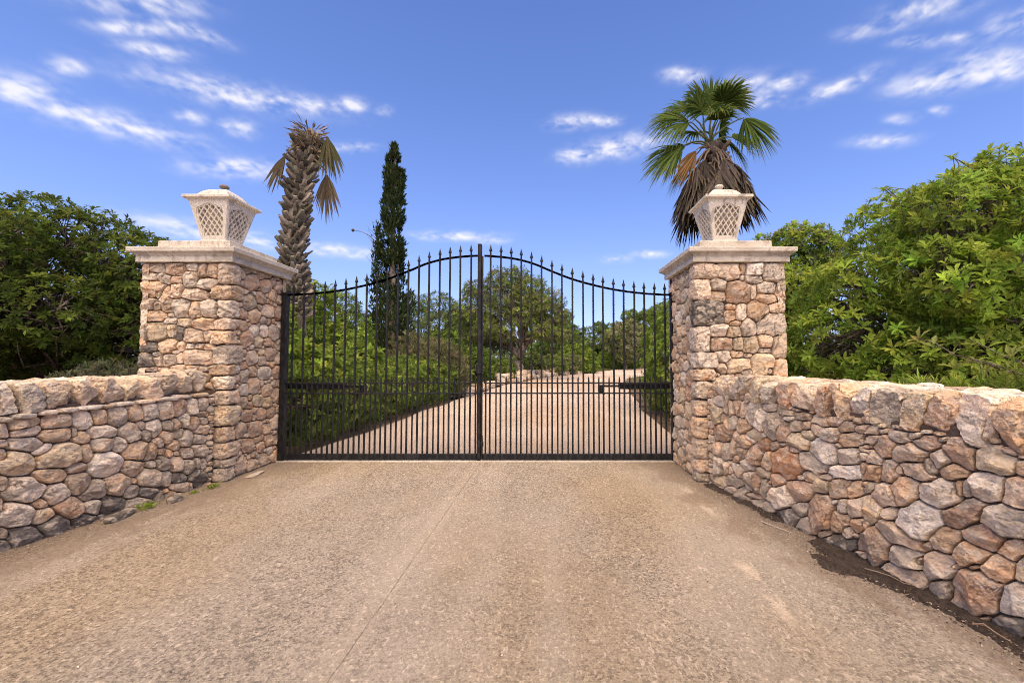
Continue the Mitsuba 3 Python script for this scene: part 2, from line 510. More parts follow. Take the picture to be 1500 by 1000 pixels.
def block(half, rng, p=5.0, n=9, rough=.02, cuts=4, cut_at=(.80, 1.0)):
    """a rough stone block round the origin with half sizes `half`"""
    v, f = cube_sphere(n)
    q = np.tan(v * np.pi / 4 * .98) / np.tan(np.pi / 4 * .98)
    q = q / (np.abs(q) ** p).sum(1, keepdims=True) ** (1 / p)
    half = np.asarray(half, float)
    for _ in range(cuts):
        d = unit(rng.normal(0, 1, 3) * [1, 1, .6])
        e = rng.uniform(*cut_at) * (np.abs(d) ** (p / (p - 1))).sum() ** ((p - 1) / p)
        over = np.maximum(q @ d - e, 0)
        q = q - over[:, None] * d
    x = q * half
    o = rng.uniform(0, 90, 3)
    nn = unit(q)
    amp = rough
    x = x + nn * ((meshkit.fbm(x * 13 + o, 3, seed=2) - .5) * amp * 1.6 + (meshkit.fbm(x * 45 + o, 2, seed=4) - .5) * amp * .8)[:, None]
    return x, f


def rot_z(v, a):
    c, s = math.cos(a), math.sin(a)
    return v @ np.array([[c, s, 0], [-s, c, 0], [0, 0, 1.]])


# ------------------------------------------------------------------ foliage
def leaf_mesh(P, D, N, L, W, C, wide=.55, fold=.22, curl=.15, flat=False):
    """one folded leaf of four triangles (far off: two) at each base P, growing along D, its upper side towards N"""
    P, D, N = np.asarray(P, float), unit(D), np.asarray(N, float)
    N = unit(N - (N * D).sum(1, keepdims=True) * D)
    S = np.cross(D, N)
    L, W = np.broadcast_to(L, len(P))[:, None], np.broadcast_to(W, len(P))[:, None]
    m = P + D * L * wide
    v = np.stack([P, m - S * W / 2 + N * W * fold - N * L * curl * .3, m - N * L * curl * .3, m + S * W / 2 + N * W * fold - N * L * curl * .3, P + D * L - N * L * curl], 1)
    f = np.array([[0, 1, 2], [0, 2, 3], [2, 1, 4], [2, 4, 3]])
    if flat:
        v, f = v[:, [0, 1, 3, 4]], np.array([[0, 1, 2], [1, 3, 2]])[:, ::-1]
    i = np.arange(len(P))[:, None, None] * v.shape[1]
    k = v.shape[1]
    return v.reshape(-1, 3), (f[None] + i).reshape(-1, 3), np.repeat(C, k, 0)


def tints(n, cols, rng, spread=.22):
    cols = np.asarray(cols, float)
    c = cols[rng.integers(0, len(cols), n)]
    return np.clip(c * np.exp(rng.normal(0, spread, (n, 1))) * np.exp(rng.normal(0, .06, (n, 3))), .004, .8)


def frames_of(A):
    A = unit(A)
    X = unit(np.cross(A, np.where(np.abs(A[:, 2:]) < .9, [0, 0, 1.], [1., 0, 0])))
    return A, X, np.cross(A, X)


def rosettes(tips, axes, K, L, W, cols, rng, open_=(35, 85), tip_tint=.25):
    """K leaves round each twig tip; returns arrays for leaf_mesh with the rosette index"""
    n = len(tips)
    A, X, Y = frames_of(axes)
    a = (np.arange(K)[None] * 2.39996 + rng.uniform(0, 6.28, (n, 1)) + rng.normal(0, .2, (n, K)))
    e = np.radians(rng.uniform(*open_, (n, K)))
    d = X[:, None] * np.cos(a)[..., None] + Y[:, None] * np.sin(a)[..., None]
    D = A[:, None] * np.cos(e)[..., None] + d * np.sin(e)[..., None]
    N = A[:, None] * np.sin(e)[..., None] - d * np.cos(e)[..., None]
    sc = np.repeat(rng.uniform(.65, 1.25, (n, 1)), K, 1) * rng.uniform(.6, 1.15, (n, K))
    back = rng.uniform(0, .5, (n, K, 1)) * L
    P = tips[:, None] - A[:, None] * back
    base = tints(n, cols, rng, tip_tint)
    C = np.repeat(base[:, None], K, 1) * np.exp(rng.normal(0, .14, (n, K, 1)))
    return P.reshape(-1, 3), D.reshape(-1, 3), N.reshape(-1, 3), L * sc.ravel(), W * sc.ravel(), C.reshape(-1, 3)


def lobed_tips(lobes, n, rng, up=.35, inner=.25, zmin=None, rough=.16):
    """n twig tips over the shells of the lobes (centre, radii), few inside other lobes; returns tips, axes, lobe index"""
    lobes = [(np.asarray(c, float), np.broadcast_to(np.asarray(r, float), 3)) for c, r in lobes]
    area = np.array([np.prod(r) ** (2 / 3) for _, r in lobes])
    out_p, out_a, out_i = [], [], []
    total = 0
    for _ in range(12):
        m = int(n * 1.2)
        i = rng.choice(len(lobes), m, p=area / area.sum())
        d = unit(rng.normal(0, 1, (m, 3)))
        c = np.stack([lobes[k][0] for k in range(len(lobes))])[i]
        r = np.stack([lobes[k][1] for k in range(len(lobes))])[i]
        rad = rng.uniform(1 - inner, 1.0, m) ** .7
        p = c + d * r * rad[:, None]
        p = p + d * r * ((meshkit.fbm(p * 1.7 + 5, 3, seed=7) - .5) * 2 * rough)[:, None]
        keep = np.ones(m, bool)
        for k, (lc, lr) in enumerate(lobes):
            q = np.linalg.norm((p - lc) / lr, axis=1)
            keep &= (q > .72) | (i == k)
        if zmin is not None:
            keep &= p[:, 2] > zmin
        out_p.append(p[keep]); out_a.append(unit(d / r)[keep]); out_i.append(i[keep])
        total += keep.sum()
        if total >= n:
            break
    p, a, i = np.vstack(out_p)[:n], np.vstack(out_a)[:n], np.concatenate(out_i)[:n]
    a = unit(a + np.array([0, 0, up]) + rng.normal(0, .25, a.shape))
    return p, a, i


def limbs(base, top, lobes, tips, idx, rng, r0, twig=.35, every=6, sides=6, low=.25):
    """trunk, limbs to the lobes and twigs to some of the tips: (trunk mesh, branch mesh)"""
    base, top = np.asarray(base, float), np.asarray(top, float)
    tr = bend(base, top, .04, rng, n=8)
    rr = np.linspace(r0, r0 * .62, 8) * (1 + .35 * np.exp(-np.arange(8) * 1.2))
    trunk = tube(tr, rr, 10)
    br = []
    for k, (c, r) in enumerate(lobes):
        c = np.asarray(c, float)
        s = tr[rng.integers(4, 8)]
        path = bend(s, c, .06, rng, sag=.06, n=7)
        br.append(tube(path, np.linspace(r0 * .5, r0 * .14, 7), sides))
        mine = np.nonzero(idx == k)[0][::every]
        for j in mine:
            q = path[rng.integers(3, 7)]
            br.append(tube(bend(q, tips[j], .07, rng, n=5), np.linspace(r0 * .11, .004, 5), 4, cap=False))
    return trunk, join(br)

# ------------------------------------------------------------------ ground, drive
def slab(poly, z1, z0, cell=None, rng=None, rough=0.0):
    m = trimesh.creation.extrude_polygon(Polygon(poly), z1 - z0, engine='earcut')
    m.apply_translation((0, 0, z0))
    return m


g = 400.0
structure('ground', (np.array([[-g, -g, -.06], [g, -g, -.06], [g, g, -.06], [-g, g, -.06]]), np.array([[0, 1, 2, 3]])), 'soil')

rng = np.random.default_rng(5)


def jitter_line(p0, p1, n, amp, rng):
    s = np.linspace(0, 1, n)[:, None]
    p = np.asarray(p0) + (np.asarray(p1) - np.asarray(p0)) * s
    return p + np.stack([rng.normal(0, amp, n), np.zeros(n)], 1)


jl = jitter_line((-.72, 4.80), (-.985, -6.0), 160, .0022, rng)
jr = jl + np.stack([np.full(160, .002) + np.abs(rng.normal(0, .0015, 160)), np.zeros(160)], 1)
fore = new_key('forecourt')
labels[fore] = {'kind': 'structure'}
part(fore, 'joint_filler', slab([(-.71, 4.79), (-.98, -5.9), (-1.0, -5.9), (-.735, 4.79)], -.005, -.049), 'concrete')
part(fore, 'concrete_slab', slab(np.vstack([[(-4.6, -6.0), (-3.72, 0), (-3.25, 4.80)], jl]), 0.0, -.05), 'concrete')
part(fore, 'concrete_slab', slab(np.vstack([jr[::-1], jr[0:1] * 0 + [2.6, 4.80]])[:-1].tolist() + [(2.0, 4.80), (1.75, 4.0), (2.15, 1.9), (2.8, -6.0)], 0.0, -.05), 'concrete')

# the drive beyond the gate: a centre line that swings to the right, cast in bays
cl = np.array([(-.76, 4.815), (-.42, 6.3), (-.20, 9.6), (.25, 13), (.85, 18), (2.45, 25), (6.6, 34), (9.8, 42), (17, 56)])
half = np.array([2.36, 2.42, 2.5, 2.6, 2.65, 2.55, 2.6, 2.6, 2.5])
drive = new_key('driveway')
labels[drive] = {'kind': 'structure'}
par = np.concatenate([[0], np.cumsum(np.hypot(*np.diff(cl, axis=0).T))])


def drive_edge(s, side):
    c = np.stack([np.interp(s, par, cl[:, k]) for k in (0, 1)], -1)
    h = np.interp(s, par, half)
    t = np.stack([np.interp(s + .5, par, cl[:, k]) - np.interp(s - .5, par, cl[:, k]) for k in (0, 1)], -1)
    t[s < .4] = [0, 1]
    t = unit(t)
    w = (meshkit.noise(np.stack([s * .9, s * 0, s * 0 + side], -1)) - .5) * .18
    return c + np.stack([t[:, 1], -t[:, 0]], -1) * (side * (h + w))[:, None]


bays = [0, 4.4, 9.0, 15.0, 23.0, 34.0, par[-1]]
for a, b in zip(bays[:-1], bays[1:]):
    s = np.linspace(a + .008, b, 24)
    part(drive, 'concrete_bay', slab(np.vstack([drive_edge(s, 1), drive_edge(s, -1)[::-1]]), .006, -.045), 'drive_concrete')
part(drive, 'threshold', box(-3.2, 1.65, 4.806, 4.90, -.045, .013), 'limestone')

# black earth and leaf litter washed up against the foot of the right-hand wall
gut = [(1.80, 2.86), (1.70, 2.70), (1.60, 2.50), (1.585, 2.40), (1.70, 2.27), (1.80, 2.15), (1.84, 2.02), (1.87, 1.88), (1.89, 1.66), (1.98, 1.2), (2.04, .7), (2.5, .7), (2.25, 1.7), (2.0, 2.6), (1.76, 3.6), (1.60, 3.95), (1.50, 3.95), (1.66, 3.1)]
gp = Polygon([(a + .05, b) for a, b in gut]).buffer(.02).buffer(-.02)
X, Y = np.meshgrid(np.arange(1.5, 2.6, .011), np.arange(.6, 4.0, .011), indexing='ij')
P = np.stack([X, Y, X * 0], -1)
import shapely
dist = np.where(shapely.contains_xy(gp, X, Y), 1, -1) * shapely.distance(shapely.points(X, Y), gp.exterior)
dist = dist + (meshkit.fbm(P * 11, 4, seed=3) - .5) * .11
Z = np.clip(dist * .5, -.03, .022) + (meshkit.fbm(P * 40, 3, seed=8) - .5) * .022
n0, n1 = X.shape
i, j = np.meshgrid(np.arange(n0 - 1), np.arange(n1 - 1), indexing='ij')
q = np.stack([i * n1 + j, (i + 1) * n1 + j, (i + 1) * n1 + j + 1, i * n1 + j + 1], -1).reshape(-1, 4)
zz = Z.reshape(-1)
q = q[(zz[q] > -.006).any(1)]
k = new_key('gutter_earth')
labels[k] = {'label': 'black earth and litter washed up along the foot of the right-hand wall', 'category': 'earth', 'kind': 'stuff'}
scene[k] = mikit.ply((np.stack([X, Y, Z], -1).reshape(-1, 3), q), 'gutter_soil', smooth=True)

# crumbs of the same black earth strewn along its edge
rng = np.random.default_rng(12)
m = 1500
e = np.array([gp.exterior.interpolate(t, normalized=True).coords[0] for t in rng.uniform(0, 1, m)])
e = e + rng.normal(0, .035, e.shape)
e = e[(e[:, 0] < 1.60 + .19 * (4 - e[:, 1])) & (e[:, 1] > .8)]
A = rng.uniform(0, 6.28, len(e))
v, f, c = leaf_mesh(np.column_stack([e, rng.uniform(.001, .005, len(e))]), np.stack([np.cos(A), np.sin(A), rng.normal(.1, .15, len(e))], 1), np.tile([0, 0, 1.], (len(e), 1)), rng.uniform(.005, .016, len(e)), rng.uniform(.004, .011, len(e)),
                    tints(len(e), [(.055, .042, .033), (.085, .065, .05), (.04, .032, .027)], rng))
k = new_key('earth_crumbs')
labels[k] = {'label': 'dark crumbs of earth strewn along the edge of the black gutter earth', 'category': 'earth', 'kind': 'stuff'}
scene[k] = mikit.ply((v, f), 'tinted', color=c)

# pale chips and dry leaf bits in the gutter and by the walls
rng = np.random.default_rng(11)
m = 3400
t = rng.uniform(0, 1, m)
y = .8 + 3.15 * t ** 1.0
x = 1.585 + .19 * (4 - y) - np.abs(rng.normal(.02, .15, m))
left = rng.uniform(0, 1, m) < .28
xl = -3.17 - .124 * (4 - y) + np.abs(rng.normal(.03, .12, m))
x = np.where(left, xl, x)
mid = rng.uniform(0, 1, m) < .12
x = np.where(mid, rng.uniform(-3.0, 1.6, m), x)
A = rng.uniform(0, 6.28, m)
D = np.stack([np.cos(A), np.sin(A), rng.normal(0, .12, m)], 1)
v, f, c = leaf_mesh(np.stack([x, y, rng.uniform(.004, .02, m)], 1), D, np.stack([rng.normal(0, .3, m), rng.normal(0, .3, m), np.ones(m)], 1), rng.uniform(.004, .016, m), rng.uniform(.002, .007, m),
                    tints(m, [(.55, .44, .33), (.40, .28, .17), (.30, .2, .12), (.62, .52, .42), (.10, .08, .06), (.12, .09, .07)], rng))
k = new_key('leaf_litter')
labels[k] = {'label': 'scattered pale chips and dry leaf bits on the concrete by the walls', 'category': 'litter', 'kind': 'stuff'}
scene[k] = mikit.ply((v, f), 'tinted', color=c)


def twig(label, pts, r, col):
    k = thing('fallen_twig', label, 'twig')
    v, f = tube(pts, np.linspace(r, r * .5, len(pts)), 5)
    scene[k] = mikit.ply((v, f), 'tinted', smooth=True, color=np.tile(col, (len(v), 1)))


twig('pale dry twig lying on the black earth at the foot of the right wall', [(1.80, 2.34, .030), (1.825, 2.285, .040), (1.865, 2.25, .036), (1.885, 2.19, .030), (1.925, 2.16, .032)], .003, (.36, .28, .20))
twig('short forked tan twig on black earth under the big brown stone', [(1.90, 1.86, .03), (1.915, 1.83, .05), (1.93, 1.79, .035), (1.94, 1.75, .03)], .0035, (.40, .27, .17))
twig('thin straw lying in the gutter beside the grey stones of the right wall', [(1.60, 3.05, .012), (1.645, 2.95, .014), (1.70, 2.84, .016)], .0035, (.62, .55, .44))

# ------------------------------------------------------------------ the two gate pillars
LC, RC, PY, PH = -3.54, 1.96, 4.48, .45
TOP = 2.155


def pillar(cx, inner, label, traced, quoins, rng, codes):
    """inner: +1 when the drive lies on its right"""
    t = thing('gate_pillar', label, 'pillar')
    part(t, 'rubble_core', box(cx - PH + .05, cx + PH - .05, PY - PH + .05, PY + PH - .05, -.05, TOP), 'mortar')
    x0 = cx - PH
    dom = (0, 2 * PH, .0, TOP)
    c0 = PH * 2 if inner > 0 else 0.0        # where the quoined corner is on the front face
    fw = [q[0] for q in quoins]

    def blocked(U, V):
        w = np.zeros(U.shape)
        for (w_, d_, z0, z1, c_) in quoins:
            w = np.where((V >= z0) & (V < z1), w_, w)
        return (np.abs(U - c0) < w + .004)

    def blocked_side(U, V):
        w = np.zeros(U.shape)
        for (w_, d_, z0, z1, c_) in quoins:
            w = np.where((V >= z0) & (V < z1), d_, w)
        return ((U if inner > 0 else 2 * PH - U) < w + .004)

    qst = [[c0, (z0 + z1) / 2, w_, (z1 - z0) / 2 * 1.0, 0, 0] for (w_, d_, z0, z1, c_) in quoins]
    st = [s for s in traced if 0 < s[0] < 2 * PH]
    # front
    st = pack(st, dom, rng, .085, .019, blocked=blocked, mix_codes=codes)
    fr = face_frame((x0, PY - PH, 0), (1, 0, 0), (0, -1, 0))
    nb = neighbours(st + qst)
    for k in range(len(st)):
        put_stone(t, 'stone', stone_mesh(st + qst, k, dom, fr, rng, others=nb, soft=0, reach=1.5), st[k][5], rng)
    # the flank towards the drive, and the other two
    sx = cx + inner * PH
    for (P0, du, n, big, bl) in (((sx, PY - inner * PH, 0), (0, inner, 0), (inner, 0, 0), .078, blocked_side),):
        fr = face_frame(P0, du, n)
        st = pack([], dom, rng, big, .02, blocked=bl, mix_codes=codes)
        qs = [[0 if inner > 0 else 2 * PH, (z0 + z1) / 2, d_, (z1 - z0) / 2, 0, 0] for (w_, d_, z0, z1, c_) in quoins]
        nb = neighbours(st + qs)
        for k in range(len(st)):
            put_stone(t, 'side_stone', stone_mesh(st + qs, k, dom, fr, rng, others=nb, bulge=(.014, .034)), st[k][5], rng)
    for name, P0, du, n in (('outer_stone', (cx - inner * PH, PY + inner * PH, 0), (0, -inner, 0), (-inner, 0, 0)), ('back_stone', (cx + PH, PY + PH, 0), (-1, 0, 0), (0, 1, 0))):
        st = pack([], dom, rng, .115, .035, mix_codes=codes)
        lay(t, name, st, dom, face_frame(P0, du, n), rng)
    # corner stones
    for (w_, d_, z0, z1, c_) in quoins:
        v, f = block(((w_ + .012) / 2, (d_ + .012) / 2, (z1 - z0 - .011) / 2), rng, p=7.0, n=12, rough=.024, cuts=7, cut_at=(.80, .99))
        v = rot_z(v, rng.normal(0, .02)) + np.array([cx + inner * (PH + .012 - w_ / 2 - .006), PY - PH - .012 + d_ / 2 + .006, (z0 + z1) / 2])
        put_stone(t, 'corner_stone', (v, f), CODE.index(c_), rng, smooth=False)
    # the outer front corner is closed by the front stones themselves
    # moulded cap
    prof = [(TOP, PH - .1), (TOP, PH + .028), (TOP + .045, PH + .028), (TOP + .048, PH + .022), (TOP + .060, PH + .030), (TOP + .074, PH + .044), (TOP + .086, PH + .060), (TOP + .090, PH + .072), (TOP + .094, PH + .077), (TOP + .132, PH + .079), (TOP + .137, PH + .073), (TOP + .137, .30)]
    part(t, 'cap', square_loft(prof, cx, PY, rng, .0025), 'limestone', smooth=25)
    part(t, 'cap_block', square_loft([(TOP + .136, .30), (TOP + .138, .368), (TOP + .238, .364), (TOP + .243, .357), (TOP + .243, .0)], cx, PY, rng, .002), 'limestone', smooth=25)
    return t


def square_loft(prof, cx, cy, rng, wob=0.0, n=18):
    """a square moulding: each profile entry (z, half width) becomes a ring of points"""
    s = np.linspace(-1, 1, n + 1)[:-1]
    ring = np.vstack([np.stack([s, -np.ones(n)], 1), np.stack([np.ones(n), s], 1), np.stack([-s, np.ones(n)], 1), np.stack([-np.ones(n), -s], 1)])
    m = len(ring)
    v = np.vstack([np.column_stack([ring * h, np.full(m, z)]) for z, h in prof])
    v[:, :2] += [cx, cy]
    if wob:
        v += (meshkit.fbm(v * 9 + cx, 3, seed=6) - .5)[:, None] * wob * 2
    f = []
    i = np.arange(m)
    for k in range(len(prof) - 1):
        a, b = k * m + i, k * m + (i + 1) % m
        f += [np.stack([a, b, b + m], 1), np.stack([a, b + m, a + m], 1)]
    f.append(np.stack([np.full(m - 2, (len(prof) - 1) * m), (len(prof) - 1) * m + i[1:-1], (len(prof) - 1) * m + i[2:]], 1))
    return v, np.vstack(f)


# facing stones of the visible faces: distance along the face, height, half length, half height (m), tilt, tone
RWALL = '''1.622 0.781 0.046 0.029 8 A
1.699 0.788 0.029 0.015 14 D
1.777 0.772 0.056 0.034 -5 D
1.861 0.793 0.033 0.017 15 C
1.621 0.73 0.055 0.028 15 A
1.715 0.709 0.054 0.069 -32 F
1.605 0.658 0.06 0.021 -17 A
1.923 0.766 0.061 0.039 9 F
1.993 0.799 0.022 0.013 18 D
1.836 0.691 0.091 0.057 12 D
1.866 0.619 0.087 0.054 1 A
1.98 0.702 0.057 0.043 44 D
1.929 0.652 0.038 0.049 -15 D
2.064 0.748 0.062 0.067 -32 F
2.196 0.749 0.081 0.056 -8 G
2.288 0.739 0.022 0.042 -9 A
2.289 0.781 0.018 0.009 18 C
2.029 0.652 0.057 0.041 33 B
1.63 0.626 0.056 0.046 13 C
1.621 0.542 0.05 0.071 -42 B
1.729 0.577 0.048 0.07 -21 A
1.782 0.597 0.023 0.03 -40 A
2.118 0.798 0.024 0.013 -4 D
2.247 0.794 0.026 0.015 -30 D
1.604 0.452 0.051 0.032 31 G
1.699 0.427 0.087 0.061 35 A
1.804 0.49 0.064 0.09 -42 B
1.969 0.525 0.109 0.068 27 C
2.058 0.58 0.022 0.047 -8 B
2.085 0.588 0.027 0.045 -14 D
2.164 0.612 0.072 0.058 38 C
2.262 0.619 0.05 0.08 -21 A
1.607 0.321 0.06 0.091 -38 G
1.715 0.342 0.05 0.038 35 A
1.878 0.363 0.086 0.133 -44 H
2.063 0.464 0.12 0.048 42 F
2.221 0.494 0.092 0.069 28 C
1.77 0.24 0.115 0.057 -7 A
2.14 0.389 0.082 0.054 34 F
1.985 0.308 0.053 0.084 -30 B
2.083 0.29 0.076 0.054 37 B
1.91 0.249 0.034 0.02 44 B
1.577 0.222 0.019 0.031 -20 A
1.633 0.127 0.075 0.119 -30 F
1.806 0.141 0.092 0.074 40 D
1.951 0.166 0.058 0.097 -32 D
1.868 0.153 0.017 0.031 -18 B
2.239 0.375 0.035 0.054 -30 B
2.194 0.271 0.048 0.075 -45 B
2.272 0.304 0.025 0.06 -9 G
2.102 0.235 0.027 0.013 36 B
2.027 0.201 0.012 0.02 -40 A
2.102 0.118 0.08 0.137 -34 F
2.249 0.167 0.049 0.091 -24 H
2.227 0.049 0.069 0.039 36 E
1.785 0.029 0.124 0.064 20 D
1.952 0.051 0.044 0.074 -35 D
2.127 0.015 0.029 0.013 44 B
0.816 0.816 0.076 0.03 5 C
0.972 0.802 0.081 0.03 -6 G
1.012 0.768 0.045 0.025 0 C
1.132 0.792 0.076 0.027 2 B
1.277 0.783 0.066 0.034 -3 G
1.393 0.794 0.06 0.031 9 A
1.469 0.775 0.058 0.033 15 B
1.584 0.781 0.056 0.025 13 A
0.201 0.803 0.076 0.054 14 H
0.29 0.783 0.039 0.074 -5 A
0.147 0.676 0.074 0.09 -25 G
0.351 0.751 0.045 0.068 -9 A
0.434 0.771 0.044 0.067 -8 B
0.52 0.762 0.042 0.07 -7 A
0.627 0.74 0.058 0.111 -30 C
0.722 0.709 0.055 0.088 -9 C
0.246 0.649 0.039 0.047 -29 B
0.378 0.63 0.074 0.061 44 D
0.516 0.633 0.099 0.059 13 B
0.3 0.579 0.083 0.065 30 B
0.209 0.505 0.12 0.081 21 F
0.858 0.688 0.106 0.087 45 D
0.951 0.654 0.057 0.079 -16 F
1.077 0.719 0.061 0.041 19 G
1.168 0.737 0.049 0.036 24 B
1.249 0.728 0.053 0.043 44 A
1.175 0.675 0.064 0.042 9 G
1.358 0.704 0.079 0.055 18 C
1.496 0.7 0.094 0.045 15 B
1.609 0.731 0.032 0.021 22 C
1.408 0.652 0.033 0.02 20 A
1.107 0.613 0.101 0.065 12 G
1.297 0.597 0.112 0.084 25 H
1.478 0.6 0.086 0.051 22 C
1.056 0.545 0.058 0.032 7 A
1.206 0.5 0.117 0.068 1 D
1.599 0.628 0.045 0.034 42 C
1.594 0.677 0.028 0.018 23 A
0.635 0.577 0.092 0.048 11 G
0.581 0.536 0.063 0.032 -10 C
0.755 0.594 0.038 0.028 27 C
0.765 0.52 0.075 0.049 33 I
0.864 0.532 0.054 0.035 23 B
0.948 0.561 0.039 0.016 14 C
0.412 0.532 0.041 0.051 -35 A
0.525 0.489 0.056 0.09 -42 B
0.65 0.417 0.1 0.076 40 F
0.372 0.42 0.051 0.078 -13 A
0.488 0.407 0.082 0.056 40 A
0.269 0.359 0.068 0.093 -22 D
0.172 0.368 0.07 0.092 -29 A
0.981 0.445 0.178 0.109 24 I
0.802 0.393 0.068 0.09 -37 B
0.414 0.325 0.048 0.035 34 A
0.554 0.314 0.092 0.052 20 C
0.433 0.255 0.079 0.052 29 H
0.151 0.212 0.065 0.1 -15 C
0.281 0.216 0.058 0.079 -28 A
1.468 0.501 0.128 0.038 17 H
1.589 0.549 0.035 0.051 -21 F
0.343 0.203 0.04 0.054 -38 A
0.447 0.241 0.061 0.089 -20 A
0.752 0.3 0.089 0.043 11 G
0.89 0.293 0.079 0.052 32 F
0.809 0.245 0.031 0.016 23 B
1.119 0.369 0.046 0.021 21 C
1.185 0.391 0.068 0.041 15 G
1.28 0.361 0.069 0.05 28 G
1.403 0.378 0.08 0.054 39 B
1.515 0.406 0.06 0.038 34 B
1.593 0.455 0.039 0.027 44 B
1.316 0.425 0.049 0.023 21 A
1.096 0.268 0.131 0.067 25 F
0.914 0.163 0.132 0.077 30 C
0.571 0.202 0.084 0.059 41 D
0.662 0.184 0.052 0.073 -30 F
0.76 0.188 0.052 0.084 -15 D
0.197 0.075 0.093 0.048 12 G
0.371 0.145 0.117 0.064 21 D
0.162 0.015 0.076 0.028 5 A
0.33 0.028 0.069 0.047 38 D
0.469 0.026 0.09 0.06 40 D
0.607 0.075 0.12 0.018 12 A
0.669 0.013 0.084 0.047 30 D
0.804 0.06 0.072 0.044 35 D
1.092 0.138 0.076 0.044 33 D
1.257 0.175 0.089 0.136 -26 F
0.979 0.043 0.103 0.057 24 E
1.136 0.035 0.096 0.056 41 D
1.376 0.287 0.023 0.015 40 C
1.422 0.269 0.039 0.059 -23 C
1.554 0.309 0.085 0.055 35 A
1.396 0.179 0.054 0.082 -31 B
1.537 0.213 0.057 0.034 37 B
1.287 0.053 0.052 0.022 29 B
1.455 0.122 0.027 0.044 -22 A
1.383 0.031 0.109 0.049 28 E
1.545 0.031 0.063 0.025 31 D'''
RCOPE = '''0.155 0.951 0.068 0.092 -8 A
0.271 0.939 0.064 0.085 -9 D
0.357 0.925 0.038 0.073 -4 A
0.439 0.941 0.08 0.096 -15 D
0.54 0.975 0.055 0.083 -6 D
0.679 0.94 0.088 0.103 -19 G
0.831 0.939 0.08 0.098 -16 C
0.976 0.927 0.079 0.106 -11 F
1.155 0.92 0.1 0.114 -32 A
1.311 0.917 0.063 0.108 -6 F
1.425 0.929 0.058 0.114 -5 B
1.547 0.918 0.07 0.106 -9 H
1.621 0.892 0.02 0.051 -4 A
1.71 0.909 0.09 0.113 -19 D
1.849 0.909 0.062 0.102 -8 G
1.965 0.91 0.072 0.109 -13 F
2.105 0.914 0.082 0.117 -13 C
2.182 0.882 0.022 0.061 -4 C
2.269 0.906 0.073 0.12 -13 B'''
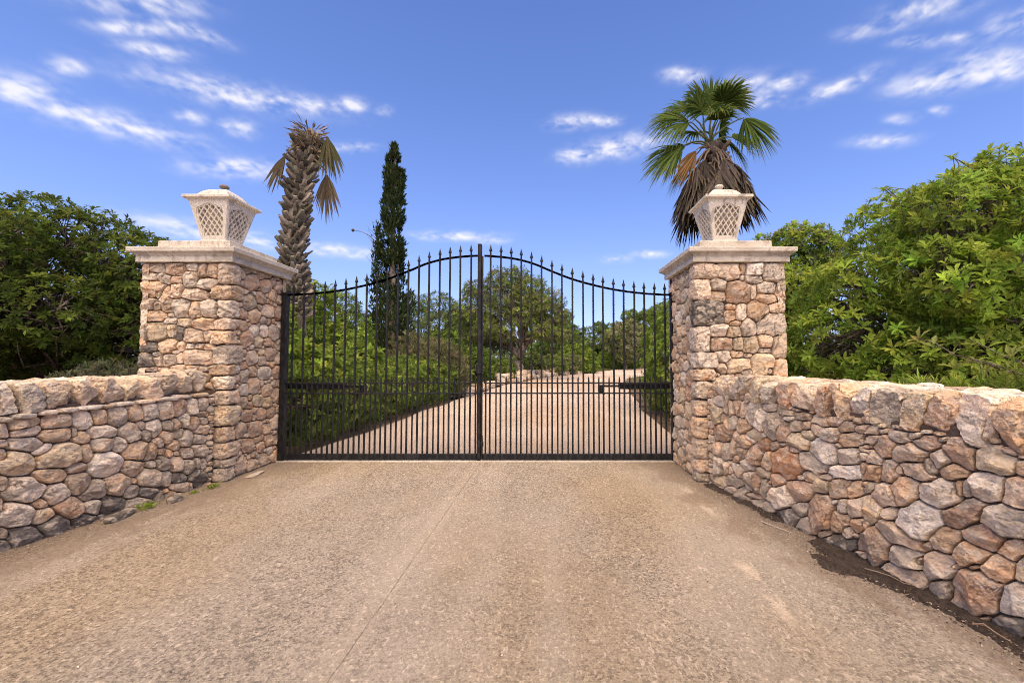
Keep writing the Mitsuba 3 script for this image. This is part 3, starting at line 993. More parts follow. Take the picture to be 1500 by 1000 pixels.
LWALL = '''1.438 0.742 0.031 0.055 -8 A
1.34 0.774 0.078 0.046 7 B
1.323 0.729 0.074 0.04 -10 A
1.175 0.762 0.08 0.049 -1 A
1.031 0.752 0.055 0.067 -31 C
0.932 0.762 0.047 0.062 -17 B
0.818 0.75 0.063 0.076 -32 C
0.693 0.763 0.057 0.069 -29 B
0.581 0.753 0.054 0.074 -14 C
1.178 0.677 0.081 0.052 6 B
1.33 0.646 0.094 0.044 16 D
1.435 0.674 0.027 0.036 -25 A
1.234 0.593 0.054 0.03 -31 H
1.149 0.526 0.129 0.087 9 G
1.0 0.515 0.035 0.072 -7 B
1.03 0.631 0.058 0.044 31 B
0.911 0.649 0.088 0.053 10 C
0.904 0.558 0.074 0.062 38 D
0.784 0.534 0.05 0.062 -13 C
0.718 0.602 0.071 0.091 -25 C
0.648 0.655 0.04 0.033 41 A
0.546 0.616 0.062 0.081 -22 C
0.596 0.566 0.043 0.054 -35 D
0.674 0.463 0.1 0.079 17 B
0.565 0.417 0.056 0.081 -8 B
1.437 0.6 0.026 0.048 -9 B
1.366 0.529 0.096 0.071 41 G
0.874 0.405 0.114 0.084 32 H
0.692 0.324 0.087 0.059 33 A
0.561 0.326 0.038 0.051 -37 C
1.054 0.423 0.06 0.042 16 A
0.492 0.318 0.03 0.044 -19 D
1.076 0.674 0.018 0.039 -6 D
1.196 0.405 0.087 0.054 15 B
1.421 0.415 0.028 0.052 -11 B
1.329 0.359 0.11 0.075 29 C
1.157 0.276 0.06 0.08 -36 C
1.037 0.307 0.064 0.085 -29 A
0.949 0.225 0.085 0.072 7 D
0.795 0.226 0.1 0.078 39 A
0.68 0.218 0.021 0.029 -34 A
0.701 0.147 0.051 0.07 -39 D
0.557 0.217 0.104 0.069 34 D
1.43 0.29 0.016 0.051 -5 B
1.354 0.202 0.097 0.067 40 C
1.24 0.231 0.03 0.043 -40 B
1.226 0.151 0.059 0.05 36 G
1.081 0.157 0.061 0.091 -45 F
0.826 0.083 0.095 0.06 31 E
0.945 0.113 0.055 0.07 -44 C
0.641 0.014 0.106 0.063 22 D
0.561 0.089 0.079 0.041 26 E
0.481 0.031 0.033 0.05 -23 D
1.157 0.048 0.066 0.088 -44 E
0.981 0.016 0.077 0.051 30 E
1.413 0.104 0.028 0.045 -25 A
1.307 0.038 0.103 0.061 42 E
1.411 0.036 0.033 0.056 -21 E
0.801 -0.021 0.115 0.028 17 E
1.069 0.005 0.026 0.016 43 E
0.463 0.756 0.062 0.077 -21 D
0.336 0.754 0.062 0.084 -14 F
0.22 0.75 0.051 0.076 -10 C
0.119 0.769 0.052 0.06 -38 D
0.111 0.676 0.05 0.03 13 B
0.298 0.652 0.057 0.071 -25 C
0.204 0.614 0.068 0.056 40 B
0.108 0.614 0.041 0.05 -36 D
0.43 0.615 0.055 0.044 36 D
0.355 0.613 0.052 0.064 -44 A
0.122 0.535 0.065 0.051 15 A
0.333 0.542 0.043 0.06 -16 G
0.266 0.471 0.08 0.065 35 C
0.445 0.525 0.048 0.064 -22 A
0.498 0.484 0.044 0.056 -38 F
0.367 0.434 0.057 0.044 37 B
0.146 0.448 0.067 0.054 30 D
0.131 0.344 0.078 0.06 41 D
0.251 0.341 0.068 0.052 27 D
0.477 0.411 0.039 0.03 37 B
0.412 0.377 0.033 0.043 -41 B
0.346 0.362 0.025 0.033 -43 B
0.464 0.306 0.075 0.054 38 D
0.342 0.276 0.054 0.077 -23 D
0.236 0.22 0.054 0.084 -32 D
0.138 0.229 0.036 0.058 -14 D
0.088 0.207 0.032 0.053 -13 C
0.149 0.102 0.092 0.066 43 E
0.318 0.135 0.074 0.044 28 E
0.428 0.171 0.045 0.063 -33 D
0.286 0.058 0.088 0.042 19 A
0.204 0.034 0.025 0.046 -11 A'''
LCOPE = '''1.427 0.951 0.056 0.103 -5 C
1.302 0.946 0.071 0.105 -9 C
1.165 0.952 0.067 0.095 -9 A
1.017 0.955 0.077 0.097 -15 A
0.859 0.963 0.071 0.093 -12 A
0.708 0.96 0.067 0.097 -8 G
0.568 0.959 0.077 0.097 -13 A
0.421 0.992 0.07 0.11 -6 D
0.285 0.994 0.07 0.109 -6 A
0.144 0.991 0.06 0.103 -5 D'''
LFLAT = '''1.436 0.819 0.031 0.017 4 C
1.347 0.827 0.056 0.018 2 C
1.232 0.837 0.053 0.018 2 H
1.122 0.838 0.054 0.019 2 C
0.993 0.842 0.076 0.018 1 H
0.883 0.837 0.032 0.017 3 B
0.789 0.847 0.075 0.017 1 C
0.623 0.847 0.075 0.016 1 C
0.52 0.85 0.031 0.014 8 C
0.43 0.851 0.088 0.019 1 H
0.315 0.859 0.08 0.017 6 C
0.15 0.859 0.081 0.02 1 G'''
LPIL = '''0.119 2.093 0.109 0.041 0 A
0.332 2.087 0.103 0.058 -1 F
0.492 2.104 0.063 0.035 -1 C
0.603 2.07 0.052 0.064 6 F
0.706 2.075 0.057 0.07 6 B
0.071 2.017 0.075 0.046 -1 D
0.185 2.017 0.04 0.041 40 C
0.238 1.989 0.052 0.046 -9 C
0.342 1.977 0.063 0.046 -2 F
0.11 1.89 0.115 0.075 -2 B
0.345 1.885 0.063 0.087 5 A
0.479 1.983 0.074 0.087 8 C
0.647 1.942 0.086 0.058 -2 C
0.513 1.839 0.132 0.057 -5 A
0.169 1.844 0.045 0.029 41 G
0.227 1.833 0.035 0.085 -33 B
0.065 1.741 0.074 0.057 -3 A
0.157 1.718 0.035 0.045 -32 A
0.26 1.718 0.063 0.069 12 B
0.398 1.7 0.086 0.098 9 C
0.542 1.677 0.063 0.086 4 B
0.667 1.695 0.074 0.086 8 C
0.132 1.62 0.126 0.052 0 B
0.303 1.632 0.034 0.023 -2 D
0.294 1.574 0.063 0.034 -1 H
0.426 1.557 0.069 0.046 -2 G
0.621 1.54 0.097 0.063 -1 B
0.042 1.465 0.051 0.092 3 C
0.167 1.46 0.103 0.091 -8 G
0.309 1.477 0.04 0.069 3 G
0.39 1.454 0.067 0.07 44 E
0.534 1.425 0.097 0.069 -2 A
0.676 1.431 0.046 0.052 9 A
0.099 1.311 0.108 0.051 -1 E
0.287 1.323 0.09 0.069 13 B
0.412 1.323 0.046 0.045 -45 B
0.498 1.323 0.046 0.028 -1 C
0.594 1.323 0.051 0.028 -1 A
0.68 1.311 0.063 0.028 -1 B
0.176 1.243 0.051 0.028 -1 C
0.07 1.18 0.08 0.074 -13 E
0.357 1.266 0.04 0.023 -1 C
0.207 1.175 0.051 0.057 11 A
0.304 1.18 0.069 0.062 -11 D
0.399 1.203 0.034 0.051 4 A
0.587 1.209 0.154 0.071 -1 A
0.102 1.095 0.091 0.023 0 A
0.239 1.095 0.051 0.023 -1 A
0.374 1.112 0.074 0.028 0 A
0.534 1.112 0.063 0.023 0 B
0.636 1.101 0.051 0.028 -1 D'''
RPIL = '''0.337 2.067 0.116 0.086 1 A
0.484 2.097 0.036 0.049 -3 B
0.599 2.079 0.085 0.061 1 H
0.585 1.987 0.091 0.043 0 C
0.476 1.999 0.024 0.031 -3 C
0.805 2.06 0.116 0.092 2 C
0.238 1.932 0.079 0.067 3 D
0.211 1.816 0.091 0.055 1 B
0.436 1.859 0.121 0.11 5 F
0.588 1.859 0.036 0.073 -2 A
0.716 1.901 0.091 0.058 1 C
0.867 1.859 0.058 0.092 -2 F
0.714 1.792 0.109 0.049 -5 B
0.833 1.706 0.091 0.055 1 A
0.361 1.712 0.055 0.03 0 B
0.463 1.664 0.054 0.085 -2 C
0.621 1.676 0.096 0.098 -40 B
0.329 1.615 0.073 0.061 3 B
0.781 1.536 0.157 0.103 1 C
0.406 1.548 0.06 0.03 0 B
0.532 1.506 0.078 0.08 -42 D
0.236 1.482 0.097 0.067 1 C
0.38 1.464 0.079 0.054 1 G
0.263 1.343 0.115 0.066 1 F
0.426 1.343 0.054 0.066 -3 G
0.547 1.331 0.085 0.078 7 G
0.692 1.373 0.06 0.067 -7 A
0.848 1.312 0.084 0.112 -3 A
0.69 1.276 0.066 0.024 0 D
0.273 1.222 0.078 0.06 2 D
0.412 1.24 0.066 0.036 0 B
0.52 1.228 0.042 0.024 1 A
0.428 1.138 0.121 0.066 8 G
0.663 1.144 0.115 0.102 5 G
0.855 1.108 0.084 0.09 -11 B
0.265 1.108 0.049 0.048 42 A
0.511 1.066 0.054 0.03 1 D
0.728 1.084 0.03 0.036 -4 C'''

rngL, rngR = np.random.default_rng(21), np.random.default_rng(22)
zl = [0.0, .135, .215, .38, .53, .74, .89, 1.03, 1.14, 1.34, 1.48, 1.60, 1.78, 1.937, 2.155]
q_l = list(zip([.14, .12, .155, .15, .155, .155, .15, .20, .165, .19, .15, .13, .22, .135], [.11, .13, .19, .11, .18, .17, .09, .10, .20, .13, .14, .13, .21, .13], zl[:-1], zl[1:], 'DDAAGACBDBADBA'))
zr = [0.0, .09, .215, .42, .63, .79, .98, 1.10, 1.265, 1.52, 1.78, 1.99, 2.155]
q_r = list(zip([.13, .14, .14, .14, .14, .16, .20, .22, .155, .29, .16, .24], [.14, .17, .15, .16, .18, .14, .16, .16, .18, .15, .16, .15], zr[:-1], zr[1:], 'DAABADBCCEAA'))
pillar(LC, 1, 'left stone gate pillar with its lantern whose grey-brown knob is darker', parse(LPIL), q_l, rngL, 'AAABBBCCDFGF')
pillar(RC, -1, 'right stone gate pillar with one dark grey stone near its upper corner', parse(RPIL), q_r, rngR, 'AAABBBCCDFGG')


# ------------------------------------------------------------------ the two low walls
def wall(label, P0, du, n, length, thick, height, facing, copes, flats, rng, codes, cope_v, reach, soft):
    t = thing('stone_wall', label, 'wall')
    P0, du, n = np.array(P0, float), unit(np.array([*du, 0.0])), unit(np.array([*n, 0.0]))
    core = np.array([P0 - n * .045 + du * 0, P0 - n * .045 + du * length, P0 - n * (thick - .05) + du * length, P0 - n * (thick - .05)])
    m = trimesh.creation.extrude_polygon(Polygon(core[:, :2]), height - .13, engine='earcut')
    m.apply_translation((0, 0, -.05))
    part(t, 'rubble_core', m, 'mortar')
    fr = face_frame(P0, du, n)
    # facing stones: those seen one by one, then smaller ones in the gaps and the stretch outside the picture
    vt = cope_v
    dom = (.0, length, -.03, vt)
    st = list(facing)
    umax = max(s[0] for s in st) + .02
    fl = list(flats)
    top_of = None
    if fl:
        fu = np.array(sorted([(s[0], s[1] - s[3]) for s in fl]))
        low = lambda U: np.interp(U, fu[:, 0], fu[:, 1]) + .012
    else:
        cu = np.array(sorted([(s[0], s[1] - s[3]) for s in copes]))
        low = lambda U: np.interp(U, cu[:, 0], cu[:, 1]) + .035
    blocked = lambda U, V: V > low(U)
    seen = (.0, umax, dom[2], dom[3])
    st = pack(st, seen, rng, .04, .0125, stretch=1.4, mix_codes=codes, limit=1.3, blocked=blocked)
    rest = pack([s for s in st if s[0] > umax - .25], (umax - .02, length, dom[2], dom[3]), rng, .10, .026, mix_codes=codes, blocked=blocked, limit=1.3)
    st = st + rest[len([s for s in st if s[0] > umax - .25]):]
    roof = [[u, low(np.array([u]))[0] + .06, .05, .06, 0, 0] for u in np.arange(.02, length, .09)]
    nb = neighbours(st + roof)
    order = sorted(range(len(st)), key=lambda k: -st[k][2] * st[k][3] * (0 if st[k][0] > umax else 1))
    left_over = []
    for i, k in enumerate(order):
        ms = stone_mesh(st + roof, k, dom, fr, rng, others=nb, bulge=(.028, .07), gap=.005, reach=reach, soft=soft)
        if i < 290:
            put_stone(t, 'stone', ms, st[k][5], rng, smooth=False)
        else:
            left_over.append((ms, st[k][5]))
    if left_over:
        v, f = join([x[0] for x in left_over])
        uv = np.vstack([np.tile([(c + .5) / 10, rng.uniform()], (len(x[0]), 1)) for x, c in left_over])
        part(t, 'pinning_stones', (v, f), 'stone', smooth=True, uv=uv, kind='stuff')
    # thin levelling stones under the coping
    for s in fl:
        v, f = block((s[2] * .98, .06, s[3] * .95), rng, p=4.5, n=6, rough=.008, cuts=4)
        ax = np.stack([du, -n, np.array([0, 0, 1.])])
        f = f if np.linalg.det(ax) > 0 else f[:, ::-1]
        a = math.radians(s[4])
        R = np.array([[math.cos(a), 0, math.sin(a)], [0, 1, 0], [-math.sin(a), 0, math.cos(a)]])
        v = (v @ R) @ ax + P0 + du * s[0] - n * .046 + np.array([0, 0, s[1]])
        put_stone(t, 'levelling_stone', (v, f), s[5], rng)
    # coping stones stood on edge
    cs = sorted(copes, key=lambda s: s[0])
    u = cs[-1][0] + cs[-1][2]
    while u < length - .1:
        w = rng.uniform(.06, .085)
        cs.append([u + w, height - .115, w, .105, rng.normal(-3, 4), CODE.index(rng.choice(list(codes)))])
        u += 2 * w
    ax = np.stack([du, -n, np.array([0, 0, 1.])])
    for s in cs:
        d = rng.uniform(.12, .16)
        v, f = block((s[2] * .99, d, s[3] * 1.0), rng, p=9.0, n=15, rough=.022, cuts=14, cut_at=(.62, .90))
        f = f if np.linalg.det(ax) > 0 else f[:, ::-1]
        a = math.radians(s[4]) * .6
        R = np.array([[math.cos(a), 0, math.sin(a)], [0, 1, 0], [-math.sin(a), 0, math.cos(a)]])
        v = (v @ R) @ ax + P0 + du * s[0] + n * (.006 - d + rng.normal(0, .007)) + np.array([0, 0, s[1]])
        put_stone(t, 'coping_stone', (v, f), s[5], rng, smooth=False)
    # flat stones on top
    tdom = (0, length, .0, thick)
    bl = lambda U, V: V < .20 + .03 * np.sin(U * 23)
    ts = pack([], tdom, rng, .085, .03, stretch=1.6, mix_codes='AACCCHHDG', blocked=bl)
    frt = lambda a, b, w: P0 + a[:, None] * du - b[:, None] * n + (height - .028 + w)[:, None] * np.array([0, 0, 1.])
    nb = neighbours(ts)
    for k in range(len(ts)):
        z = rng.normal(0, .007)
        sm = stone_mesh(ts, k, tdom, lambda a, b, w: frt(a, b, w * .75 + z + .018), rng, others=nb, bulge=(.014, .03), depth=.06)
        put_stone(t, 'top_stone', sm, ts[k][5], rng)
    # rough back face, one part
    return t


wall('low dry-stone wall left of the drive ending at the left pillar', (-3.17, 4.0, 0), (-.124, -1), (1, -.124), 3.6, .62, 1.06, parse(LWALL), parse(LCOPE), parse(LFLAT), np.random.default_rng(31), 'AABBCCDDG', .87, 1.32, 2)
wall('low dry-stone wall right of the drive with larger, redder stones', (1.585, 4.0, 0), (.19, -1), (-1, -.19), 3.6, .80, 1.045, parse(RWALL), parse(RCOPE), [], np.random.default_rng(32), 'AABBCDFFG', 1.0, 1.55, 0)


def loose(label, x, y, half, code, seed, turn):
    rng = np.random.default_rng(seed)
    v, f = block(half, rng, p=4.0, n=8, rough=.014, cuts=8, cut_at=(.68, .95))
    k = thing('loose_stone', label, 'stone')
    v = rot_z(v, turn) + [x, y, half[2] * .8]
    scene[k] = mikit.ply((v, f), 'stone', smooth=False, uv=np.tile([(CODE.index(code) + .5) / 10, rng.uniform()], (len(v), 1)))


loose('flat dark grey stone lying on the concrete beside the nearest weed, left wall', -3.19, 3.14, (.05, .12, .024), 'E', 51, .15)
loose('small dark stone at the foot of the left wall beyond the nearest weed', -3.10, 3.50, (.045, .07, .025), 'E', 52, -.2)
loose('thin pale slab chip lying against the foot of the left pillar', -2.97, 4.28, (.045, .13, .009), 'C', 53, .1)

# ------------------------------------------------------------------ lanterns on the pillars
def lantern(cx, label, knob):
    t = thing('stone_lantern', label, 'lantern')
    z0 = TOP + .243
    rng = np.random.default_rng(int(abs(cx) * 100))
    part(t, 'base', square_loft([(z0 - .003, .05), (z0 - .003, .165), (z0 + .03, .165), (z0 + .036, .160), (z0 + .075, .128), (z0 + .080, .128), (z0 + .080, .05)], cx, PY, rng, .001), 'lantern_stone', smooth=25)
    zb, zt, hb, ht = z0 + .080, z0 + .475, .122, .205
    ln = math.hypot(zt - zb, ht - hb)
    # one panel: a trapezoid pierced with an arched lattice of pointed holes
    trap = Polygon([(-hb, 0), (hb, 0), (ht, ln), (-ht, ln)])
    wi = lambda y: hb + (ht - hb) * y / ln
    arch = Polygon([(-wi(.05) + .037, .045), (wi(.05) - .037, .045), (wi(.27) - .040, .27), (wi(.31) - .062, .325), (.0, .372), (-wi(.31) + .062, .325), (-wi(.27) + .040, .27)]).buffer(.018).buffer(-.018)
    holes = []
    for r in range(-1, 11):
        for c in range(-5, 6):
            sx = .0255 + .0055 * (r * .048 / .3)
            x, y = (c + (.5 if r % 2 else 0)) * 2 * sx, .05 + r * .041
            d = Polygon([(x, y - .039), (x + sx * .82, y), (x, y + .039), (x - sx * .82, y)]).buffer(-.0058).buffer(.004)
            h = d.intersection(arch)
            if h.area > .00012:
                holes.append(h)
    panel = trap
    for h in holes:
        panel = panel.difference(h)
    face = trimesh.creation.extrude_polygon(panel if panel.geom_type == 'Polygon' else max(panel.geoms, key=lambda q: q.area), .026, engine='earcut')
    rim = trap.difference(arch.buffer(.012))
    rimm = trimesh.creation.extrude_polygon(rim, .007, engine='earcut')
    rimm.apply_translation((0, 0, .0255))
    lining = trimesh.creation.extrude_polygon(Polygon([(-hb + .03, .02), (hb - .03, .02), (ht - .03, ln - .02), (-ht + .03, ln - .02)]), .006, engine='earcut')
    lining.apply_translation((0, 0, -.02))
    lean = math.atan2(ht - hb, zt - zb)
    up = np.array([0, -math.sin(lean), math.cos(lean)])
    nrm = np.array([0, -math.cos(lean), -math.sin(lean)])
    for k in range(4):
        R = trimesh.transformations.rotation_matrix(k * math.pi / 2, (0, 0, 1))[:3, :3]
        M = lambda m: (((m.vertices[:, :1] * np.array([1., 0, 0]) + m.vertices[:, 1:2] * up + (m.vertices[:, 2:] - .026) * nrm) + np.array([0, -hb, zb])) @ R.T + np.array([cx, PY, 0]), np.array(m.faces))
        a = join([M(face), M(rimm)])
        pk = part(t, 'lattice_panel', a, 'lantern_stone')
        part(pk, 'lining', M(lining), 'lantern_stone')
    part(t, 'eave', square_loft([(zt - .004, .05), (zt - .004, .213), (zt + .012, .216), (zt + .020, .246), (zt + .026, .252), (zt + .046, .252), (zt + .052, .246), (zt + .054, .16)], cx, PY, rng, .001), 'lantern_stone', smooth=25)
    zd = zt + .054
    part(t, 'dome', square_loft([(zd - .003, .172), (zd + .004, .174), (zd + .045, .158), (zd + .085, .128), (zd + .112, .09), (zd + .122, .060), (zd + .126, .03), (zd + .126, .0)], cx, PY, rng, .002), 'lantern_stone', smooth=40)
    zf = zd + .125
    prof = np.array([(.0, -.01), (.032, -.01), (.032, .008), (.022, .014), (.020, .022), (.030, .030), (.043, .038), (.047, .048), (.042, .060), (.028, .070), (.012, .077), (.0, .079)])
    m = trimesh.creation.revolve(prof, sections=24)
    m.apply_translation((cx, PY, zf))
    part(t, 'knob', m, knob, smooth=40)


lantern(LC, 'pierced stone lantern with dark knob on the left pillar', 'knob_stone')
lantern(RC, 'pierced stone lantern with pale knob in front of the green palm', 'lantern_stone')

# ------------------------------------------------------------------ the iron gate
GY = 4.845
S_T = [0, .07, .17, .27, .37, .48, .60, .70, .80, .90, 1.0]
Z_T = [2.426, 2.418, 2.392, 2.335, 2.24, 2.143, 2.066, 2.017, 1.984, 1.964, 1.955]
from scipy.interpolate import PchipInterpolator
curve = PchipInterpolator(S_T, Z_T)
MID = -.748


def spear(x, z, r=.011):
    prof = np.array([(.0, 0), (r, 0), (r * 1.0, .012), (.020, .020), (.021, .026), (.0165, .034), (.011, .052), (.005, .080), (.0, .098)])
    m = trimesh.creation.revolve(prof, sections=8)
    m.apply_translation((x, GY, z))
    m.vertices[:, 1] = GY + (m.vertices[:, 1] - GY) * .7
    return m


def bar(x, z0, z1, w, rng):
    lean = rng.normal(0, .0015)
    m = cbox(x - w / 2, x + w / 2, GY - w / 2, GY + w / 2, z0, z1, w * .18)
    m.vertices[:, 0] += lean * (m.vertices[:, 2] - z0) / (z1 - z0)
    return m


def gate_leaf(xh, side, label, stile):
    """xh: hinge post; side: +1 when the leaf reaches to the right of its hinge"""
    t = thing('gate_leaf', label, 'gate')
    rng = np.random.default_rng(40 + side)
    xm = MID - side * (.0 if stile else .032)
    L = abs(xm - xh)
    x_a, x_b = (xh, xm) if side > 0 else (xm, xh)
    part(t, 'hinge_post', cbox(xh - .033, xh + .033, GY - .033, GY + .033, .0, 1.955, .005), 'iron')
    part(t, 'post_cap', cbox(xh - .04, xh + .04, GY - .04, GY + .04, 1.953, 1.985, .010), 'iron')
    for z in (.18, 1.90):
        part(t, 'hinge', cbox(*((xh - .085, xh - .03) if side > 0 else (xh + .03, xh + .085)), GY - .022, GY + .022, z, z + .055, .006), 'iron')
    if stile:
        part(t, 'meeting_stile', cbox(MID - .024, MID + .022, GY - .024, GY + .024, .012, 2.565, .006), 'iron')
        part(t, 'lock_case', cbox(MID - .033, MID + .033, GY - .045, GY + .045, 1.02, 1.14, .006), 'iron')
        part(t, 'drop_bolt', join([vf(cbox(MID + .026, MID + .052, GY - .02, GY + .02, .17, .225, .004)), vf(cbox(MID + .034, MID + .046, GY - .008, GY + .008, .02, .30, .002))]), 'iron')
    else:
        part(t, 'meeting_stile', cbox(xm - .007, xm + .008, GY - .016, GY + .016, .03, 2.42, .003), 'iron')
    part(t, 'bottom_rail', cbox(x_a + (.033 if side > 0 else .015), x_b - (.026 if side > 0 else .033), GY - .022, GY + .022, .024, .088, .005), 'iron')
    for z in (.793, .912):
        part(t, 'middle_rail', cbox(x_a + .02, x_b - .02, GY - .0145, GY + .0145, z - .0075, z + .0075, .002), 'iron')
    xs = np.linspace(xh + side * .03, xm - side * .02, 40)
    zs = curve(np.abs(xs - MID) / 2.30)
    part(t, 'top_rail', flat_rail(xs, zs, .021, .020), 'iron')
    n = 18
    for k in range(n):
        x = xh + side * (.095 + (L - .205 if stile else L - .19) * k / (n - 1)) + rng.normal(0, .0015)
        zr = float(curve(abs(x - MID) / 2.30))
        p = part(t, 'picket', bar(x, .087, zr + .045, .0205, rng), 'iron')
        part(p, 'spearhead', spear(x, zr + .045), 'iron', smooth=35)
    st = (L - .2) / (n - 1)
    for k in range(n + 1):
        x = xh + side * (.095 + st * (k - .5))
        if abs(x - xh) < .045 or abs(x - xm) < .03:
            continue
        p = part(t, 'short_bar', bar(x, .087, .955, .0175, rng), 'iron')
        part(p, 'point', trimesh.creation.cone(.0105, .045, sections=6, transform=trimesh.transformations.translation_matrix((x, GY, .955))), 'iron')
    return t


def flat_rail(xs, zs, h, d):
    n = len(xs)
    t = np.gradient(np.stack([xs, zs], 1), axis=0)
    t /= np.linalg.norm(t, axis=1, keepdims=True)
    nx, nz = -t[:, 1], t[:, 0]
    c = [(xs + nx * s * h / 2, np.full(n, GY + e * d / 2), zs + nz * s * h / 2) for s, e in ((-1, -1), (1, -1), (1, 1), (-1, 1))]
    v = np.stack([np.stack(q, 1) for q in c], 1).reshape(-1, 3)
    f = []
    for i in range(n - 1):
        for j in range(4):
            a, b = i * 4 + j, i * 4 + (j + 1) % 4
            f += [(a, b, b + 4), (a, b + 4, a + 4)]
    f += [(0, 2, 1), (0, 3, 2), (4 * n - 4, 4 * n - 3, 4 * n - 2), (4 * n - 4, 4 * n - 2, 4 * n - 1)]
    return v, np.array(f)


gate_leaf(-3.055, 1, 'left black wrought-iron gate leaf, carrying the tall centre stile', True)
gate_leaf(1.545, -1, 'right black wrought-iron gate leaf, hung on the right pillar', False)


def opener(xp, side, length, label):
    t = thing('gate_opener', label, 'gate opener')
    y = GY + .085
    a, b = xp, xp + side * length
    x0, x1 = min(a, b), max(a, b)
    part(t, 'motor_body', cbox(x0, x1, y - .035, y + .04, .835, .905, .010), 'iron')
    r0, r1 = (x1, x1 + .22) if side > 0 else (x0 - .22, x0)
    part(t, 'piston_rod', tube([(r0 - .01, y, .872), (r1 + .01, y, .872)], .013, 10), 'iron', smooth=40)
    xb = r1 if side > 0 else r0
    part(t, 'gate_bracket', join([vf(cbox(xb - .025, xb + .025, GY + .012, y + .03, .80, .885, .004))]), 'iron')
    xw = a - side * .06
    part(t, 'pillar_bracket', cbox(min(xw, a + side * .01), max(xw, a + side * .01), y - .03, y + .035, .84, .90, .004), 'iron')


opener(-2.98, 1, .62, 'black gate motor arm behind the left gate leaf, against the hedge')
opener(1.49, -1, .58, 'black gate motor arm behind the right gate leaf')


# ------------------------------------------------------------------ plants
def put_leaves(parent, name, arrays, rng, kind='stuff', label=None, wide=.55, fold=.2, curl=.15, bsdf='leaf', flat=False):
    P, D, N, L, W, C = arrays
    v, f, c = leaf_mesh(P, D, N, L, W, C, wide, fold, curl, flat)
    return part(parent, name, (v, f), bsdf, color=c, kind=kind, label=label)


def broadleaf(name, label, cat, lobes, n, K, L, W, cols, seed, base=None, top=None, r0=.12, group=None, singles=0, every=6, zmin=.1, up=.35, inner=.3, wide=.6, curl=.15, rough=.16, open_=(35, 85), extra_tips=None, tip_tint=.25):
    rng = np.random.default_rng(seed)
    t = thing(name, label, cat, group)
    tips, axes, idx = lobed_tips(lobes, n, rng, up=up, inner=inner, zmin=zmin, rough=rough)
    if extra_tips is not None:
        tips = np.vstack([tips, extra_tips[0]]); axes = np.vstack([axes, extra_tips[1]]); idx = np.concatenate([idx, [np.argmin([np.linalg.norm(np.asarray(c) - e) for c, r in lobes]) for e in extra_tips[0]]])
    if base is not None:
        trunk, br = limbs(base, top, lobes, tips, idx, rng, r0, every=every)
        if extra_tips is not None:
            br = join([br] + [tube(bend(np.asarray(lobes[idx[-1 - q]][0], float), tips[-1 - q], .05, rng, n=6), np.linspace(.018, .006, 6), 5) for q in range(len(extra_tips[0]))])
        part(t, 'trunk', trunk, 'bark', smooth=True)
        part(t, 'branches', br, 'bark', smooth=True, kind='stuff')
    n = len(tips)
    arr = rosettes(tips, axes, K, L, W, cols, rng, open_=open_, tip_tint=tip_tint)
    own = np.zeros(n, bool)
    if singles:
        # the sprays that show largest: nearest to where one stands at the gate, on the near side
        d = np.linalg.norm(tips - EYE, axis=1)
        a = np.degrees(np.arctan2(tips[:, 0], tips[:, 1]))
        d = np.where((a > -56) & (a < 52) & (tips[:, 2] > .8), d, 1e9)
        own[np.argsort(d)[:singles]] = True
    leaf_of = np.repeat(np.arange(n), K)
    m = ~own[leaf_of]
    put_leaves(t, 'crown', [x[m] for x in arr], rng, wide=wide, curl=curl, flat=L < .11 or np.mean(np.asarray([c for c, r in lobes]), 0)[1] > 8.2)
    for i in np.nonzero(own)[0]:
        s = slice(i * K, (i + 1) * K)
        put_leaves(t, 'leaf_spray', [x[s] for x in arr], rng, kind=None, wide=wide, curl=curl)
    return t


rng = np.random.default_rng(77)


def lobe_shell(c, r, n, size, rng, zmin=-1e9, front=True):
    """sub-crowns over the shell of an ellipsoid, plus its middle"""
    c, r = np.asarray(c, float), np.asarray(r, float)
    out = [(c, r * .72)]
    while len(out) < n + 1:
        d = unit(rng.normal(0, 1, 3))
        if front and d[1] > .55:
            continue
        p = c + d * r * rng.uniform(.68, .86)
        if p[2] < zmin:
            continue
        out.append((p, np.array([1, 1, .8]) * rng.uniform(*size)))
    return out


GREEN_DARK = [(0.136, 0.201, 0.044), (0.11, 0.168, 0.039), (0.182, 0.253, 0.052), (0.091, 0.14, 0.036)]
GREEN_MID = [(0.247, 0.332, 0.06), (0.198, 0.283, 0.054), (0.305, 0.39, 0.071), (0.163, 0.234, 0.048)]
GREEN_LIGHT = [(0.323, 0.421, 0.067), (0.384, 0.482, 0.079), (0.275, 0.378, 0.063), (0.22, 0.311, 0.054)]
OLIVE = [(0.251, 0.258, 0.136), (0.204, 0.214, 0.112), (0.306, 0.299, 0.169), (0.169, 0.174, 0.09)]
PINE = [(0.184, 0.247, 0.082), (0.142, 0.202, 0.071), (0.227, 0.29, 0.1)]

# left: broad dark evergreen
lobes = lobe_shell((-10.0, 7.7, 2.1), (3.75, 2.4, 2.2), 46, (.5, .8), rng, zmin=1.1) + [((-7.5, 7.5, 2.95), (.85, .8, .65)), ((-7.0, 7.4, 2.45), (.8, .8, .7)), ((-8.3, 7.5, 3.35), (.85, .8, .62)), ((-7.0, 7.3, 1.6), (.8, .7, .7)), ((-6.5, 7.5, 2.1), (.6, .6, .6))]
broadleaf('evergreen_tree', 'broad dark green evergreen tree with a dense dome behind the left wall', 'tree', lobes, 11500, 9, .108, .038, [(.095, .135, .030), (.070, .105, .026), (.130, .180, .036), (.175, .215, .042)], 101,
          base=(-9.6, 7.9, -.1), top=(-9.7, 7.8, 1.5), r0=.19, singles=280, every=9, inner=.35, wide=.62, up=.45, rough=.09)

